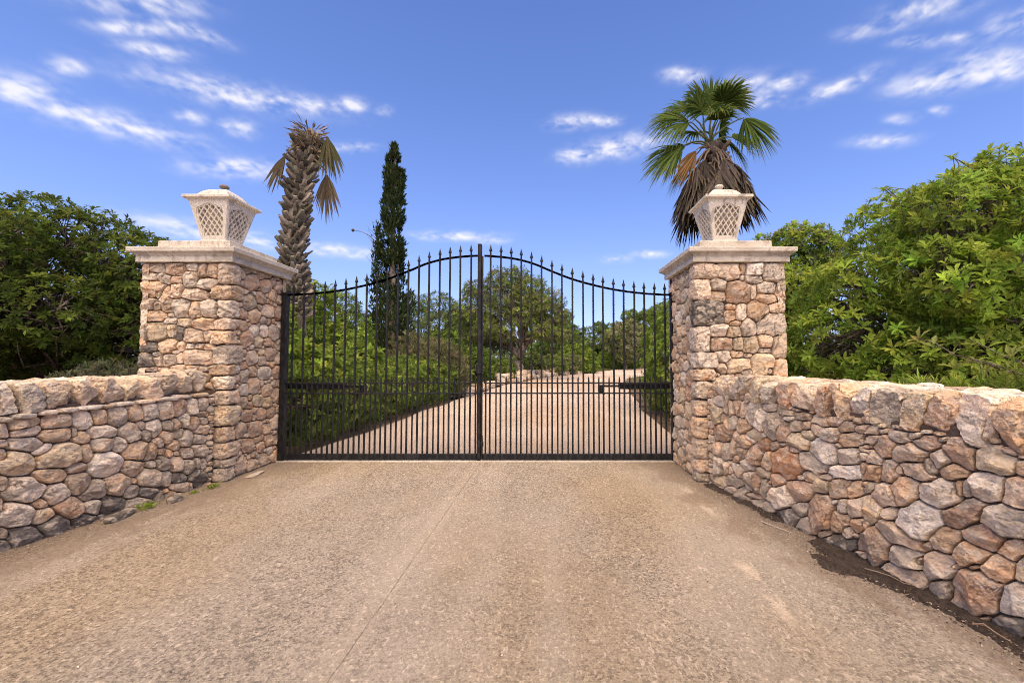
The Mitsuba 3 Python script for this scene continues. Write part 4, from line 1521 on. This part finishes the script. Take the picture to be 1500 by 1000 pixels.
# right: large pale-green broad-leaved tree
lobes = lobe_shell((8.6, 7.6, 2.15), (4.4, 2.7, 2.85), 44, (.6, 1.1), rng, zmin=.7)
ex = np.array([[5.85, 6.9, 4.10], [5.90, 6.95, 4.16], [6.95, 6.8, 4.62], [7.02, 6.9, 4.66], [7.7, 6.9, 4.72], [7.75, 6.95, 4.70]])
broadleaf('fig_tree', 'large pale green broad-leaved tree with big leaf rosettes behind the right wall', 'tree', lobes, 9500, 10, .148, .046, GREEN_LIGHT, 102,
          base=(8.4, 7.9, -.1), top=(8.5, 7.8, 1.2), r0=.17, singles=300, every=6, inner=.4, wide=.62, up=.4, rough=.2, zmin=.5, extra_tips=(ex, np.tile([0, -.2, 1.], (len(ex), 1))))
lobes = lobe_shell((7.9, 13.2, 3.8), (1.6, 1.4, 1.75), 14, (.5, .8), rng)
broadleaf('small_tree', 'airy yellow-green tree peeping over the right pillar beside the fig', 'tree', lobes, 2600, 8, .16, .06, GREEN_LIGHT + OLIVE[:1], 103, base=(8.0, 13.2, -.1), top=(7.9, 13.2, 2.4), r0=.1, inner=.45)

# small grey-green shrub above the left wall
lobes = [((-5.55, 5.3, .85), (.55, .4, .38)), ((-5.0, 5.3, .9), (.4, .35, .42)), ((-6.2, 5.5, .75), (.5, .4, .35))]
broadleaf('grey_shrub', 'small feathery grey-green shrub just above the left wall', 'shrub', lobes, 900, 9, .075, .012, [(.14, .15, .085), (.11, .125, .065), (.18, .18, .11)], 104, base=(-5.5, 5.35, -.05), top=(-5.5, 5.35, .5), r0=.03, every=3, inner=.6, open_=(15, 60))


def shoots(name, label, stems, seed, cols, L, W, per):
    rng = np.random.default_rng(seed)
    t = thing(name, label, 'shrub')
    for p0, p1 in stems:
        path = bend(p0, p1, .035, rng, sag=.06, n=9)
        part(t, 'stem', tube(path, np.linspace(.011, .004, 9), 6), 'bark', smooth=True)
        for q in np.linspace(.35, 1, per):
            i = min(int(q * 8), 7)
            b = path[i] + (path[i + 1] - path[i]) * (q * 8 - i)
            ax = unit(path[i + 1] - path[i]) * .6 + np.array([0, 0, .8]) + rng.normal(0, .2, 3)
            arr = rosettes(b[None], ax[None], 5 if q < .95 else 7, L, W, cols, rng, open_=(30, 75), tip_tint=.12)
            for k in range(len(arr[0])):
                put_leaves(t, 'leaf', [x[k:k + 1] for x in arr], rng, kind=None, wide=.62, curl=.25)
    return t


FRESH = [(.30, .36, .075), (.25, .32, .06), (.34, .37, .10)]
shoots('young_shrub', 'long bright yellow-green shoots leaning over the right wall', [((4.75, 3.55, .72), (3.30, 3.60, 1.38)), ((4.6, 3.4, .70), (3.72, 3.55, 1.36)), ((4.6, 3.5, .7), (3.95, 3.45, 1.22)), ((4.9, 3.5, .75), (3.62, 3.62, 1.13)), ((4.9, 3.4, .8), (4.28, 3.45, 1.34))], 105, FRESH, .125, .040, 7)
lobes = [((4.35, 3.75, .86), (.5, .3, .26)), ((3.75, 3.9, .80), (.45, .3, .22)), ((4.9, 3.6, .9), (.4, .3, .3))]
broadleaf('narrow_leaved_shrub', 'low shrub with thin bright blades at the back edge of the right wall', 'shrub', lobes, 420, 9, .13, .014, FRESH + GREEN_LIGHT, 106, base=(4.4, 3.8, -.05), top=(4.4, 3.8, .5), r0=.025, every=4, inner=.6, open_=(15, 70))

# beyond the gate, left of the drive
lobes = []
for y in np.arange(5.75, 12.6, .42):
    xl = -2.92 + .06 * (y - 5.7)
    lobes.append(((xl - .62 + rng.normal(0, .05), y, .52), (.62, .50, .60 + rng.normal(0, .06))))
    lobes.append(((xl - 1.4, y, .62), (.7, .5, .66)))
broadleaf('clipped_hedge', 'low dense green hedge along the left edge of the inner drive', 'hedge', lobes, 8200, 7, .075, .034, GREEN_MID + GREEN_DARK[:2], 107, base=(-3.6, 8.5, -.1), top=(-3.6, 8.5, .3), r0=.05, every=25, zmin=.02, inner=.25)
lobes = lobe_shell((-5.6, 9.6, 1.35), (1.45, 1.1, 1.65), 16, (.4, .7), rng, zmin=.4) + [((-4.25, 9.2, 1.0), (.75, .6, .65)), ((-6.6, 9.4, 2.0), (.7, .6, .8))]
broadleaf('leafy_shrub', 'tall bright green shrub behind the left gate leaf, left of the cypress', 'shrub', lobes, 3600, 8, .115, .045, GREEN_LIGHT + GREEN_MID, 108, base=(-5.6, 9.7, -.1), top=(-5.6, 9.6, .9), r0=.07, every=10, inner=.4)
lobes = [((-5.1, 7.6, 1.0), (.8, .6, .6)), ((-4.4, 7.2, .9), (.55, .5, .5)), ((-5.9, 7.4, 1.1), (.7, .6, .7)), ((-4.0, 6.2, 1.25), (.5, .4, .55)), ((-4.2, 6.3, 1.75), (.4, .35, .4)), ((-3.55, 6.4, 1.0), (.4, .4, .45))]
broadleaf('bright_shrub', 'low yellow-green shrub rising just above the hedge beside the left gate post', 'shrub', lobes, 2300, 8, .095, .04, GREEN_LIGHT, 109, base=(-5, 7.6, -.1), top=(-5, 7.6, .6), r0=.04, every=8, inner=.4)
lobes = [((-3.35, 13.0, .95), (.95, .8, .95)), ((-4.2, 13.2, 1.1), (.8, .8, .95)), ((-2.75, 12.8, .6), (.55, .5, .6))]
broadleaf('dry_shrub', 'straw-coloured olive shrub with thin stems at the far end of the hedge', 'shrub', lobes, 1900, 9, .17, .020, [(.24, .225, .11), (.19, .19, .085), (.29, .26, .15), (.13, .15, .06)], 110, base=(-3.5, 13, -.1), top=(-3.5, 13, .4), r0=.04, every=5, inner=.6, open_=(10, 60), up=.7)
lobes = [((-3.1, 18.5, .85), (1.1, .9, .95)), ((-4.6, 18.8, 1.3), (1.2, 1.0, 1.3)), ((-2.0, 20.3, .6), (.7, .6, .6))]
broadleaf('dark_shrub', 'dark green rounded shrub behind the gate centre, left of the old trunk', 'shrub', lobes, 2400, 8, .14, .055, GREEN_DARK + GREEN_MID[:1], 111, base=(-3.6, 18.7, -.1), top=(-3.6, 18.7, .5), r0=.06, every=12)

# the cypress
rng = np.random.default_rng(112)
t = thing('cypress_tree', 'tall slender dark cypress standing behind the left gate leaf', 'cypress')
cx, cy = -5.18, 14.0
part(t, 'trunk', tube([(cx, cy, -.1), (cx + .02, cy, 3), (cx, cy, 6), (cx + .05, cy, 8.75)], [.16, .12, .07, .008], 8), 'bark', smooth=True)
hs = np.array([.3, 1.2, 2.2, 3.2, 4.2, 5.2, 6.2, 7.2, 7.9, 8.35, 8.65])
rs = np.array([.60, .70, .70, .56, .42, .36, .36, .33, .24, .10, .02])
n = 15000
z = rng.uniform(.3, 8.6, n)
a = rng.uniform(0, 2 * np.pi, n)
w = meshkit.fbm(np.stack([np.cos(a) * 1.3, np.sin(a) * 1.3, z * 1.6], 1), 3, seed=4)
R = np.interp(z, hs, rs) * (.30 + 1.35 * w) * rng.uniform(.35, 1.12, n) ** .5
P = np.stack([cx + R * np.cos(a), cy + R * np.sin(a), z], 1)
hole = meshkit.fbm(P * [3.2, 3.2, 2.4] + 3, 2, seed=12) < .41
hole &= z > 2.6
k = n // 14
q = rng.uniform(0, 1, k)
P[:k] = np.stack([cx - .38 - .12 * np.sin(q * 3) + rng.normal(0, .13, k) * (1.1 - q), cy - .2 + rng.normal(0, .15, k), 1.6 + 4.1 * q], 1)
D = np.stack([np.cos(a) * .55, np.sin(a) * .55, np.full(n, 1.0)], 1) + rng.normal(0, .3, (n, 3))
N = np.stack([np.cos(a), np.sin(a), np.full(n, .2)], 1) + rng.normal(0, .4, (n, 3))
P[hole] = [cx, cy, 1.0]
put_leaves(t, 'crown', (P, D, N, rng.uniform(.10, .22, n), rng.uniform(.035, .07, n), tints(n, [(.055, .078, .030), (.040, .058, .024), (.075, .098, .036)], rng, .3)), rng, wide=.45)
dead = [tube(bend((cx + rng.normal(0, .05), cy, z0), (cx + rng.normal(.0, .2), cy, z0 + rng.uniform(.35, .6)), .05, rng, n=5), np.linspace(.010, .004, 5), 4) for z0 in (8.1, 8.25, 8.3, 8.0, 8.2)]
dead += [tube(bend((cx - .5, cy - .2, z0), (cx - .5 - rng.uniform(.05, .35), cy - .25, z0 + rng.uniform(.3, .6)), .06, rng, n=5), np.linspace(.010, .004, 5), 4) for z0 in np.linspace(4.3, 5.4, 9)]
dead += [tube([(cx - .5, cy - .1, 5.15), (cx - .75, cy - .1, 5.4), (cx - 1.05, cy - .1, 5.55), (cx - 1.30, cy - .1, 5.60)], [.014, .012, .010, .012], 5), vf(trimesh.creation.icosphere(1, .055).apply_translation((cx - 1.34, cy - .1, 5.60)))]
part(t, 'dead_twigs', join(dead), 'bark', kind='stuff', label='bare grey twigs at the tip and left side of the cypress')

# middle distance
lobes = lobe_shell((-8.0, 27, 2.9), (3.4, 2.2, 2.6), 16, (.9, 1.4), rng, zmin=.8)
broadleaf('pine_tree', 'round dark pine right of the cypress in the distance', 'tree', lobes, 4200, 8, .24, .055, PINE, 113, base=(-8, 27, -.1), top=(-8, 27, 2), r0=.16, every=25, inner=.3, open_=(20, 80))
lobes = lobe_shell((-5.4, 30, 2.6), (1.9, 1.8, 2.2), 10, (.8, 1.2), rng, zmin=.8)
broadleaf('pine_tree', 'smaller green pine between the round pine and the old tree', 'tree', lobes, 2600, 8, .24, .055, PINE + GREEN_MID[:1], 114, base=(-5.4, 30, -.1), top=(-5.4, 30, 1.6), r0=.14, every=25)
lobes = lobe_shell((-12.4, 21.5, 2.4), (4.2, 2.0, 2.5), 18, (.8, 1.3), rng, zmin=.6)
broadleaf('green_tree', 'wide leafy tree in the distance left of the cypress', 'tree', lobes, 4400, 8, .19, .06, GREEN_MID + PINE, 115, base=(-12.4, 21.5, -.1), top=(-12.4, 21.5, 1.4), r0=.15, every=25)
lobes = [((-3.9, 24.0, 5.0), (1.0, .9, .95)), ((-2.5, 23.8, 5.7), (1.0, .9, .85)), ((-1.6, 24.3, 6.0), (.9, .9, .8)), ((-.7, 23.8, 5.3), (1.1, .9, .8)), ((.4, 24.2, 4.6), (1.1, .9, .8)), ((1.0, 24, 3.7), (.9, .8, .6)),
         ((-4.3, 24, 3.9), (1.1, .9, .9)), ((-2.9, 23.6, 3.7), (1.2, .9, .8)), ((.2, 23.5, 3.1), (1.0, .8, .6)), ((-1.3, 24.6, 4.4), (1.3, .8, .9)), ((-4.0, 24.4, 2.6), (1.2, .8, .8)), ((.9, 23.4, 2.5), (.9, .7, .5)), ((-2.2, 23.2, 4.6), (1.2, .8, .9)), ((-.4, 23.0, 4.2), (1.1, .8, .8)), ((-3.2, 23.2, 2.9), (1.0, .7, .7)), ((.1, 24.5, 3.8), (1.2, .8, .9)), ((-2.6, 24.8, 2.2), (1.3, .6, .8)), ((-1.2, 22.8, 3.5), (1.2, .6, .65)), ((-2.2, 22.6, 2.6), (.9, .5, .6)), ((-.1, 22.6, 2.7), (.9, .5, .55))]
broadleaf('old_olive_tree', 'grey-green old tree with a thick leaning trunk beyond the gate centre', 'tree', lobes, 6200, 8, .17, .05, OLIVE + GREEN_MID, 116, base=(-1.55, 23.6, -.1), top=(-1.1, 23.7, 2.5), r0=.27, every=7, inner=.5, rough=.3)
for (lab, X, Y, Z, r, sd) in (('rounded clipped bush at the bend of the drive, left one of two', 2.75, 33.5, 1.05, (1.75, 1.4, 1.35), 117), ('rounded clipped bush at the far bend of the drive, right one of two', 8.6, 46.5, 1.2, (2.4, 1.6, 1.55), 118)):
    broadleaf('round_bush', lab, 'bush', [((X, Y, Z), r), ((X - r[0] * .5, Y - .4, Z - .3), np.array(r) * .62), ((X + r[0] * .5, Y - .4, Z - .35), np.array(r) * .6)], 2200, 8, .17, .075, GREEN_MID + [(.10, .16, .03)], sd, base=(X, Y, -.1), top=(X, Y, .6), r0=.07, every=40, rough=.07, inner=.2)
lobes = [((.6, 28.5, .7), (1.2, .8, .8)), ((-.8, 27.5, .8), (1.1, .8, .9)), ((2.0, 30.5, .8), (1.0, .8, .8))]
broadleaf('spreading_shrub', 'low mixed green shrub under the old tree behind the stone edging', 'shrub', lobes, 1700, 8, .15, .06, GREEN_MID + OLIVE, 119, base=(.5, 28.4, -.1), top=(.5, 28.4, .4), r0=.05, every=20)
for (lab, c, r, sd, cols, n) in (('dark broad tree behind the round bushes', (6.2, 52, 3.1), (4.4, 2.2, 3.1), 120, GREEN_DARK + PINE, 3600), ('tall fresh green tree at the far right behind the gate', (12.6, 50, 4.0), (3.9, 2.2, 3.9), 121, GREEN_MID + PINE, 3800),
                                 ('distant dark tree just right of the old olive', (1.6, 55, 3.0), (3.6, 2.0, 2.9), 122, GREEN_DARK + PINE, 2600), ('pale olive tree between two darker far trees at right', (8.8, 43.5, 3.0), (1.7, 1.3, 1.9), 123, OLIVE + GREEN_LIGHT[:1], 1500)):
    broadleaf('far_tree', lab, 'tree', lobe_shell(c, r, 14, (.9, 1.5), rng, zmin=.7), n, 8, .30, .11, cols, sd, base=(c[0], c[1], -.1), top=(c[0], c[1], c[2] * .5), r0=.2, every=30)
lobes = [((2.95, 7.3, .75), (.72, .7, .85)), ((3.0, 8.6, 1.05), (.78, .8, 1.1)), ((3.25, 10.0, 1.3), (.9, .9, 1.35)), ((2.75, 9.4, .6), (.5, .6, .6))]
broadleaf('side_hedge', 'leafy green hedge beside the right gate post', 'hedge', lobes, 3800, 8, .085, .040, GREEN_MID + GREEN_LIGHT[:1], 124, base=(3.1, 8.7, -.1), top=(3.1, 8.7, .5), r0=.05, every=15, zmin=.02)

# the wood that closes the view
rng = np.random.default_rng(130)
P, D, N, L, W, C = [], [], [], [], [], []
lobes = []
for k in range(150):
    a = math.radians(rng.uniform(-66, 66))
    r = rng.uniform(62, 85)
    h = rng.uniform(1.7, 3.0) * (1.3 if abs(a) > .35 else 1)
    lobes.append(((r * math.sin(a), r * math.cos(a), h * .85), (rng.uniform(2, 4.5), 2.0, h)))
tips, axes, idx = lobed_tips(lobes, 15000, rng, inner=.2, zmin=.1)
arr = rosettes(tips, axes, 5, .55, .24, PINE + GREEN_DARK + OLIVE[:1], rng)
v, f, c = leaf_mesh(*arr, flat=True)
k = new_key('distant_wood')
labels[k] = {'label': 'low belt of distant trees along the horizon beyond the garden', 'category': 'wood', 'kind': 'stuff'}
scene[k] = mikit.ply((v, f), 'leaf', color=c)
# rough grass and low plants on the garden ground
lobes_p = rng.uniform([-16, 5.5], [16, 60], (26000, 2))
s = np.interp(lobes_p[:, 1], cl[:, 1], cl[:, 0])
keep = np.abs(lobes_p[:, 0] - s) > np.interp(lobes_p[:, 1], cl[:, 1], half) + .25
keep &= ~((np.abs(np.abs(lobes_p[:, 0] + .79) - 2.75) < 1.0) & (lobes_p[:, 1] < 5.6))
p = np.column_stack([lobes_p[keep], np.full(keep.sum(), -.05)])
D = np.column_stack([rng.normal(0, .5, (len(p), 2)), np.ones(len(p))])
v, f, c = leaf_mesh(p, D, rng.normal(0, 1, p.shape), rng.uniform(.12, .34, len(p)), rng.uniform(.015, .04, len(p)), tints(len(p), OLIVE + GREEN_MID + [(.22, .19, .09)], rng))
k = new_key('rough_grass')
labels[k] = {'label': 'rough grass on the garden ground beside the drive', 'category': 'grass', 'kind': 'stuff'}
scene[k] = mikit.ply((v, f), 'leaf', color=c)

# stones edging the far side of the drive
rng = np.random.default_rng(140)
t = thing('stone_edging', 'row of rough pale stones edging the drive beneath the old tree', 'edging')
s_all = np.concatenate([np.arange(8.2, 12, .62), np.arange(13.5, 33, .55)])
e = drive_edge(s_all, -1)
for (x, y) in e:
    for lay_ in range(1 if y < 17 else 2):
        hh = rng.uniform(.10, .19)
        v, f = block((rng.uniform(.20, .34), rng.uniform(.18, .26), hh), rng, p=4.5, n=6, rough=.06, cuts=6, cut_at=(.76, .98))
        v = rot_z(v, rng.uniform(-.5, .5) - .5) + [x - .26 + rng.normal(0, .07) - .1 * lay_, y + rng.normal(0, .07) + .12 * lay_, hh * .8 + .24 * lay_]
        put_stone(t, 'edging_stone', (v, f), CODE.index(rng.choice(list('AACCGHBD'))), rng)


# ------------------------------------------------------------------ palms
def fan(hub, axis, lateral, R, spread, nseg, droop, cols, rng, width=.034, close=0.0):
    """the blade of a fan palm: narrow folded segments from the hub, tips drooping"""
    axis, lateral = unit(axis), np.asarray(lateral, float)
    lateral = unit(lateral - lateral.dot(axis) * axis)
    nrm = np.cross(axis, lateral)
    vs, fs, cs, o = [], [], [], 0
    cols = np.asarray(cols, float)
    for a in np.linspace(-spread, spread, nseg):
        ar = math.radians(a + rng.normal(0, 1.5))
        d = axis * math.cos(ar) + lateral * math.sin(ar) + nrm * (.10 * math.cos(ar * 1.5) + rng.normal(0, .05))
        l = R * (1 - .28 * (abs(a) / max(spread, 1)) ** 2) * rng.uniform(.88, 1.05)
        side = unit(np.cross(d, nrm))
        q = np.array([.04, .35, .62, .84, 1.0])
        dr_ = np.clip((q - .45) / .55, 0, 1) ** 1.6 * droop * rng.uniform(.6, 1.5)
        c = np.asarray(hub) + d * (q * l)[:, None] + np.array([0, 0, -1.]) * (dr_ * l)[:, None]
        c[1:] += (side * rng.normal(0, .02) * l)
        wd = width * np.array([.35, 1.15, .95, .5, .06]) * (1 - close)
        up = nrm * (wd * .45)[:, None] * (1 if int(a * 10) % 2 else -1)
        pts = np.stack([c - side * wd[:, None] / 2, c + up * .5, c + side * wd[:, None] / 2], 1).reshape(-1, 3)
        f = []
        for i in range(4):
            for j in (0, 1):
                A = i * 3 + j
                f += [(A, A + 1, A + 4), (A, A + 4, A + 3)]
        vs.append(pts); fs.append(np.array(f) + o); o += len(pts)
        col = cols[rng.integers(0, len(cols))] * np.exp(rng.normal(0, .14))
        tipc = np.array([.30, .25, .13])
        k = np.array([0, 0, 0, .25, .7])[:, None] * rng.uniform(.2, 1)
        cs.append(np.repeat(col * (1 - k) + tipc * k, 3, 0))
    return np.vstack(vs), np.vstack(fs), np.vstack(cs)


def frond(t, root, hub, axis, lateral, R, spread, droop, cols, rng, pet, nseg=36, label=None, close=0.0, width=.034, bsdf='leaf'):
    v, f, c = fan(hub, axis, lateral, R, spread, nseg, droop, cols, rng, width=width, close=close)
    k = part(t, 'frond', (v, f), bsdf, color=c, label=label)
    hub, root = np.asarray(hub, float), np.asarray(root, float)
    l = np.linalg.norm(hub - root)
    pv, pf = tube(bend(root, hub, .02, rng, sag=.10, n=7), np.linspace(.022, .011, 7), 5)
    part(k, 'stalk', (pv, pf), 'tinted', smooth=True, color=np.tile(pet, (len(pv), 1)))


def stubs(t, axis_pts, z0, z1, n, core, rng, cols, size=1.0, open_=.75):
    ax = np.asarray(axis_pts, float)
    for i in range(n):
        z = z0 + (z1 - z0) * (i + rng.uniform(-.3, .3)) / n
        a = i * 2.39996 + rng.normal(0, .15)
        c = np.array([np.interp(z, ax[:, 2], ax[:, 0]), np.interp(z, ax[:, 2], ax[:, 1]), z])
        r = np.array([math.cos(a), math.sin(a), 0])
        s = np.array([-r[1], r[0], 0])
        l = size * rng.uniform(.13, .24)
        w = size * rng.uniform(.085, .135)
        th = size * rng.uniform(.022, .04)
        o = open_ * rng.uniform(.6, 1.25)
        # a tapering, upturned, trough-shaped stub with a cut end
        rows = []
        for q, wq, tq in ((0, 1.0, 1.2), (.35, .95, 1.0), (.7, .72, .85), (1.0, .52, .7)):
            b = c + r * core * .82 + r * (l * o * q) + np.array([0, 0, l * (.50 * q * q + .10 * q)])
            u = unit(np.array([0, 0, 1.]) * o + r * (-.5 - .8 * q))
            rows.append(np.array([b - s * w * wq / 2 + u * th * .7, b + u * th * tq * .25, b + s * w * wq / 2 + u * th * .7, b + s * w * wq * .4 - u * th * tq, b - s * w * wq * .4 - u * th * tq]))
        v = np.vstack(rows) + rng.normal(0, .003, (20, 3))
        f = []
        for q in range(3):
            for j in range(5):
                A, B = q * 5 + j, q * 5 + (j + 1) % 5
                f += [(A, B, B + 5), (A, B + 5, A + 5)]
        f += [(15, 16, 17), (15, 17, 18), (15, 18, 19)]
        col = np.asarray(cols[rng.integers(0, len(cols))]) * np.exp(rng.normal(0, .25))
        cv = np.tile(col, (20, 1))
        cv[15:] = np.minimum(cv[15:] * 1.35, .6)
        part(t, 'leaf_stub', (v, np.array(f)[:, ::-1]), 'tinted', color=cv)


# left: bare, cut-back palm trunk with a few hanging dry fronds
rng = np.random.default_rng(150)
t = thing('bare_palm', 'cut-back palm trunk covered in leaf stubs, without a green crown', 'palm')
ax = np.array([(-4.05, 6.8, -.1), (-4.06, 6.8, 1.5), (-4.10, 6.8, 2.3), (-4.19, 6.8, 2.9), (-4.16, 6.8, 3.55), (-4.05, 6.8, 4.4), (-3.95, 6.8, 4.95), (-3.93, 6.8, 5.08)])
part(t, 'trunk', tube(ax, [.17, .13, .115, .13, .145, .15, .12, .05], 14), 'bark', smooth=True)
BOOT = [(.165, .135, .10), (.115, .098, .07), (.215, .18, .135), (.095, .083, .06), (.14, .128, .092), (.26, .22, .17)]
stubs(t, ax, 1.9, 4.85, 295, .135, rng, BOOT, size=.86, open_=.85)
m = 420
a, q = rng.uniform(0, 6.28, m), rng.uniform(0, 1, m)
P = np.stack([-3.95 + .13 * np.cos(a), 6.8 + .13 * np.sin(a), 4.62 + .45 * q], 1)
D = np.stack([np.cos(a) * .7, np.sin(a) * .7, rng.normal(-.05, .6, m)], 1)
put_leaves(t, 'dry_tuft', (P, D, rng.normal(0, 1, (m, 3)), rng.uniform(.10, .27, m), rng.uniform(.012, .035, m), tints(m, [(.27, .195, .115), (.19, .135, .08), (.34, .26, .16)], rng)), rng, bsdf='tinted', label='tuft of dry brown leaf bases at the top')
DRY = [(.16, .125, .08), (.20, .155, .10), (.12, .095, .065)]
DRYG = [(.15, .15, .075), (.12, .125, .062), (.19, .17, .095)]
frond(t, (-3.93, 6.75, 4.95), (-3.60, 6.7, 4.90), (.16, 0, -1), (1, .3, 0), .78, 22, .05, DRYG, rng, (.20, .17, .10), nseg=26, label='hanging half-dry frond on the right side', width=.03)
frond(t, (-3.85, 6.75, 4.55), (-3.60, 6.7, 4.28), (.06, 0, -1), (1, .3, 0), .82, 20, .05, DRY, rng, (.20, .16, .10), nseg=20, label='hanging brown dead frond, lower right', width=.03)
frond(t, (-4.02, 6.65, 4.75), (-4.20, 6.55, 4.52), (-.30, -.1, -1), (1, .3, 0), .70, 10, .05, DRY, rng, (.20, .16, .10), nseg=18, label='hanging brown dead frond on the left side', width=.03)

# right: palm with a small green crown above a skirt of dead fronds
rng = np.random.default_rng(151)
t = thing('green_palm', 'fan palm with green crown over a brown skirt of dead fronds', 'palm')
PX, PYY = 3.66, 8.5
ax = np.array([(PX + .12, PYY, -.1), (PX + .12, PYY, 3.0), (PX + .06, PYY, 4.5), (PX - .02, PYY, 5.75)])
part(t, 'trunk', tube(ax, [.30, .24, .22, .14], 14), 'bark', smooth=True)
stubs(t, ax, 2.6, 3.95, 70, .22, rng, BOOT)
stubs(t, ax, 4.95, 5.62, 40, .15, rng, [(.15, .11, .08), (.10, .075, .055), (.22, .165, .115)], size=1.1)
K = .0143 / 3.226
C0 = np.array([PX - .14, PYY, 5.72])          # the heart of the crown


def at(dx, dz, dy):
    return C0 + np.array([dx * K, dy, -dz * K])


FG = [(.125, .190, .048), (.095, .155, .042), (.165, .225, .055)]
for (dx, dz, dy, ax_, lat, R, sp, dp) in (
        (-15, -150, -.25, (-.10, -.18, 1), (1, .05, 0), .72, 118, .10),
        (155, -112, -.15, (.45, -.1, -.75), (.9, .2, .5), .92, 52, .22),
        (-105, -85, -.20, (-1, -.15, .10), (.1, .55, .8), 1.02, 62, .35),
        (-140, 28, -.20, (-.85, -.15, -.55), (-.35, .5, .75), 1.02, 42, .22),
        (45, -185, .30, (.30, .25, .9), (1, -.2, -.2), .62, 100, .15),
        (75, -95, .25, (.7, .4, .5), (.2, .6, -.6), .55, 80, .25),
        (-70, -200, .25, (-.55, .3, .8), (.8, .3, .5), .72, 75, .30),
        (-95, -20, .20, (-.8, .4, -.2), (.2, .5, .8), .85, 60, .35),
        (30, -150, -.40, (.25, -.9, .5), (1, .1, 0), .66, 85, .30),
        (110, -60, .30, (.8, .6, -.2), (-.2, .6, .7), .75, 60, .35),
        (-20, -120, .45, (-.1, .9, .5), (1, 0, 0), .7, 90, .3),
        (-60, -130, -.30, (-.6, -.5, .6), (.7, .2, .6), .72, 62, .38), (60, -150, -.25, (.55, -.5, .75), (.8, -.1, -.5), .66, 60, .36), (-120, -140, .1, (-.9, .1, .4), (.3, .5, .7), .78, 55, .42), (130, -60, .2, (.9, .3, .1), (-.1, .6, .8), .74, 48, .45), (0, -60, -.45, (-.1, -.9, .1), (1, 0, .1), .62, 70, .45), (-40, 20, .35, (-.5, .7, -.4), (.6, .5, .4), .8, 50, .3)):
    frond(t, C0 + rng.normal(0, .03, 3), at(dx, dz, dy), ax_, lat, R, sp, dp, FG, rng, (.15, .17, .07), nseg=int(30 + sp * .28), width=.038)
frond(t, C0 + [-.05, -.05, -.1], at(-85, 60, -.30), (-.55, -.15, -.83), (.8, .2, -.5), 1.0, 17, .05, [(.36, .21, .085), (.42, .26, .12), (.30, .17, .07)], rng, (.30, .20, .10), nseg=18, label='orange-brown dying frond on the left')
DEAD = [(.082, .064, .050), (.060, .047, .037), (.105, .083, .064), (.045, .036, .029)]
for i in range(60):
    a = i * 2.39996
    tier = i % 3
    r = np.array([math.cos(a), math.sin(a), 0])
    root = np.array([PX - .06, PYY, 5.60 - .20 * tier]) + r * .12
    hub = np.array([PX - .04, PYY, 5.16 - .25 * tier + rng.normal(0, .08)]) + r * (.44 + .06 * tier + rng.uniform(-.08, .10))
    frond(t, root, hub, r * (.16 + rng.normal(0, .10)) + np.array([0, 0, -1]), np.array([-r[1], r[0], 0]), rng.uniform(.72, 1.0), 33, .02, DEAD, rng, (.27, .20, .14) if tier == 0 else (.17, .13, .09), nseg=15, close=.0, width=.06, bsdf='tinted')

# weeds at the foot of the left wall
rng = np.random.default_rng(160)
for (x, y, s, lab) in ((-3.20, 3.33, .07, 'small green weed tuft at the foot of the left wall, nearest the viewer'), (-3.10, 3.86, .06, 'small green weed in the corner of left wall and pillar'), (-3.13, 3.70, .035, 'tiny yellowish weed under the left wall short of the pillar')):
    t = thing('weed', lab, 'weed')
    m = 46
    D = np.column_stack([rng.normal(.25, .6, (m, 2)), rng.uniform(.4, 1.2, m)])
    put_leaves(t, 'leaves', (np.column_stack([x + rng.normal(.02, s * .35, m), y + rng.normal(0, s * .5, m), np.full(m, .0)]), D, rng.normal(0, 1, (m, 3)), rng.uniform(.5, 1.1, m) * s, rng.uniform(.2, .35, m) * s * .6, tints(m, GREEN_LIGHT, rng)), rng, kind=None)
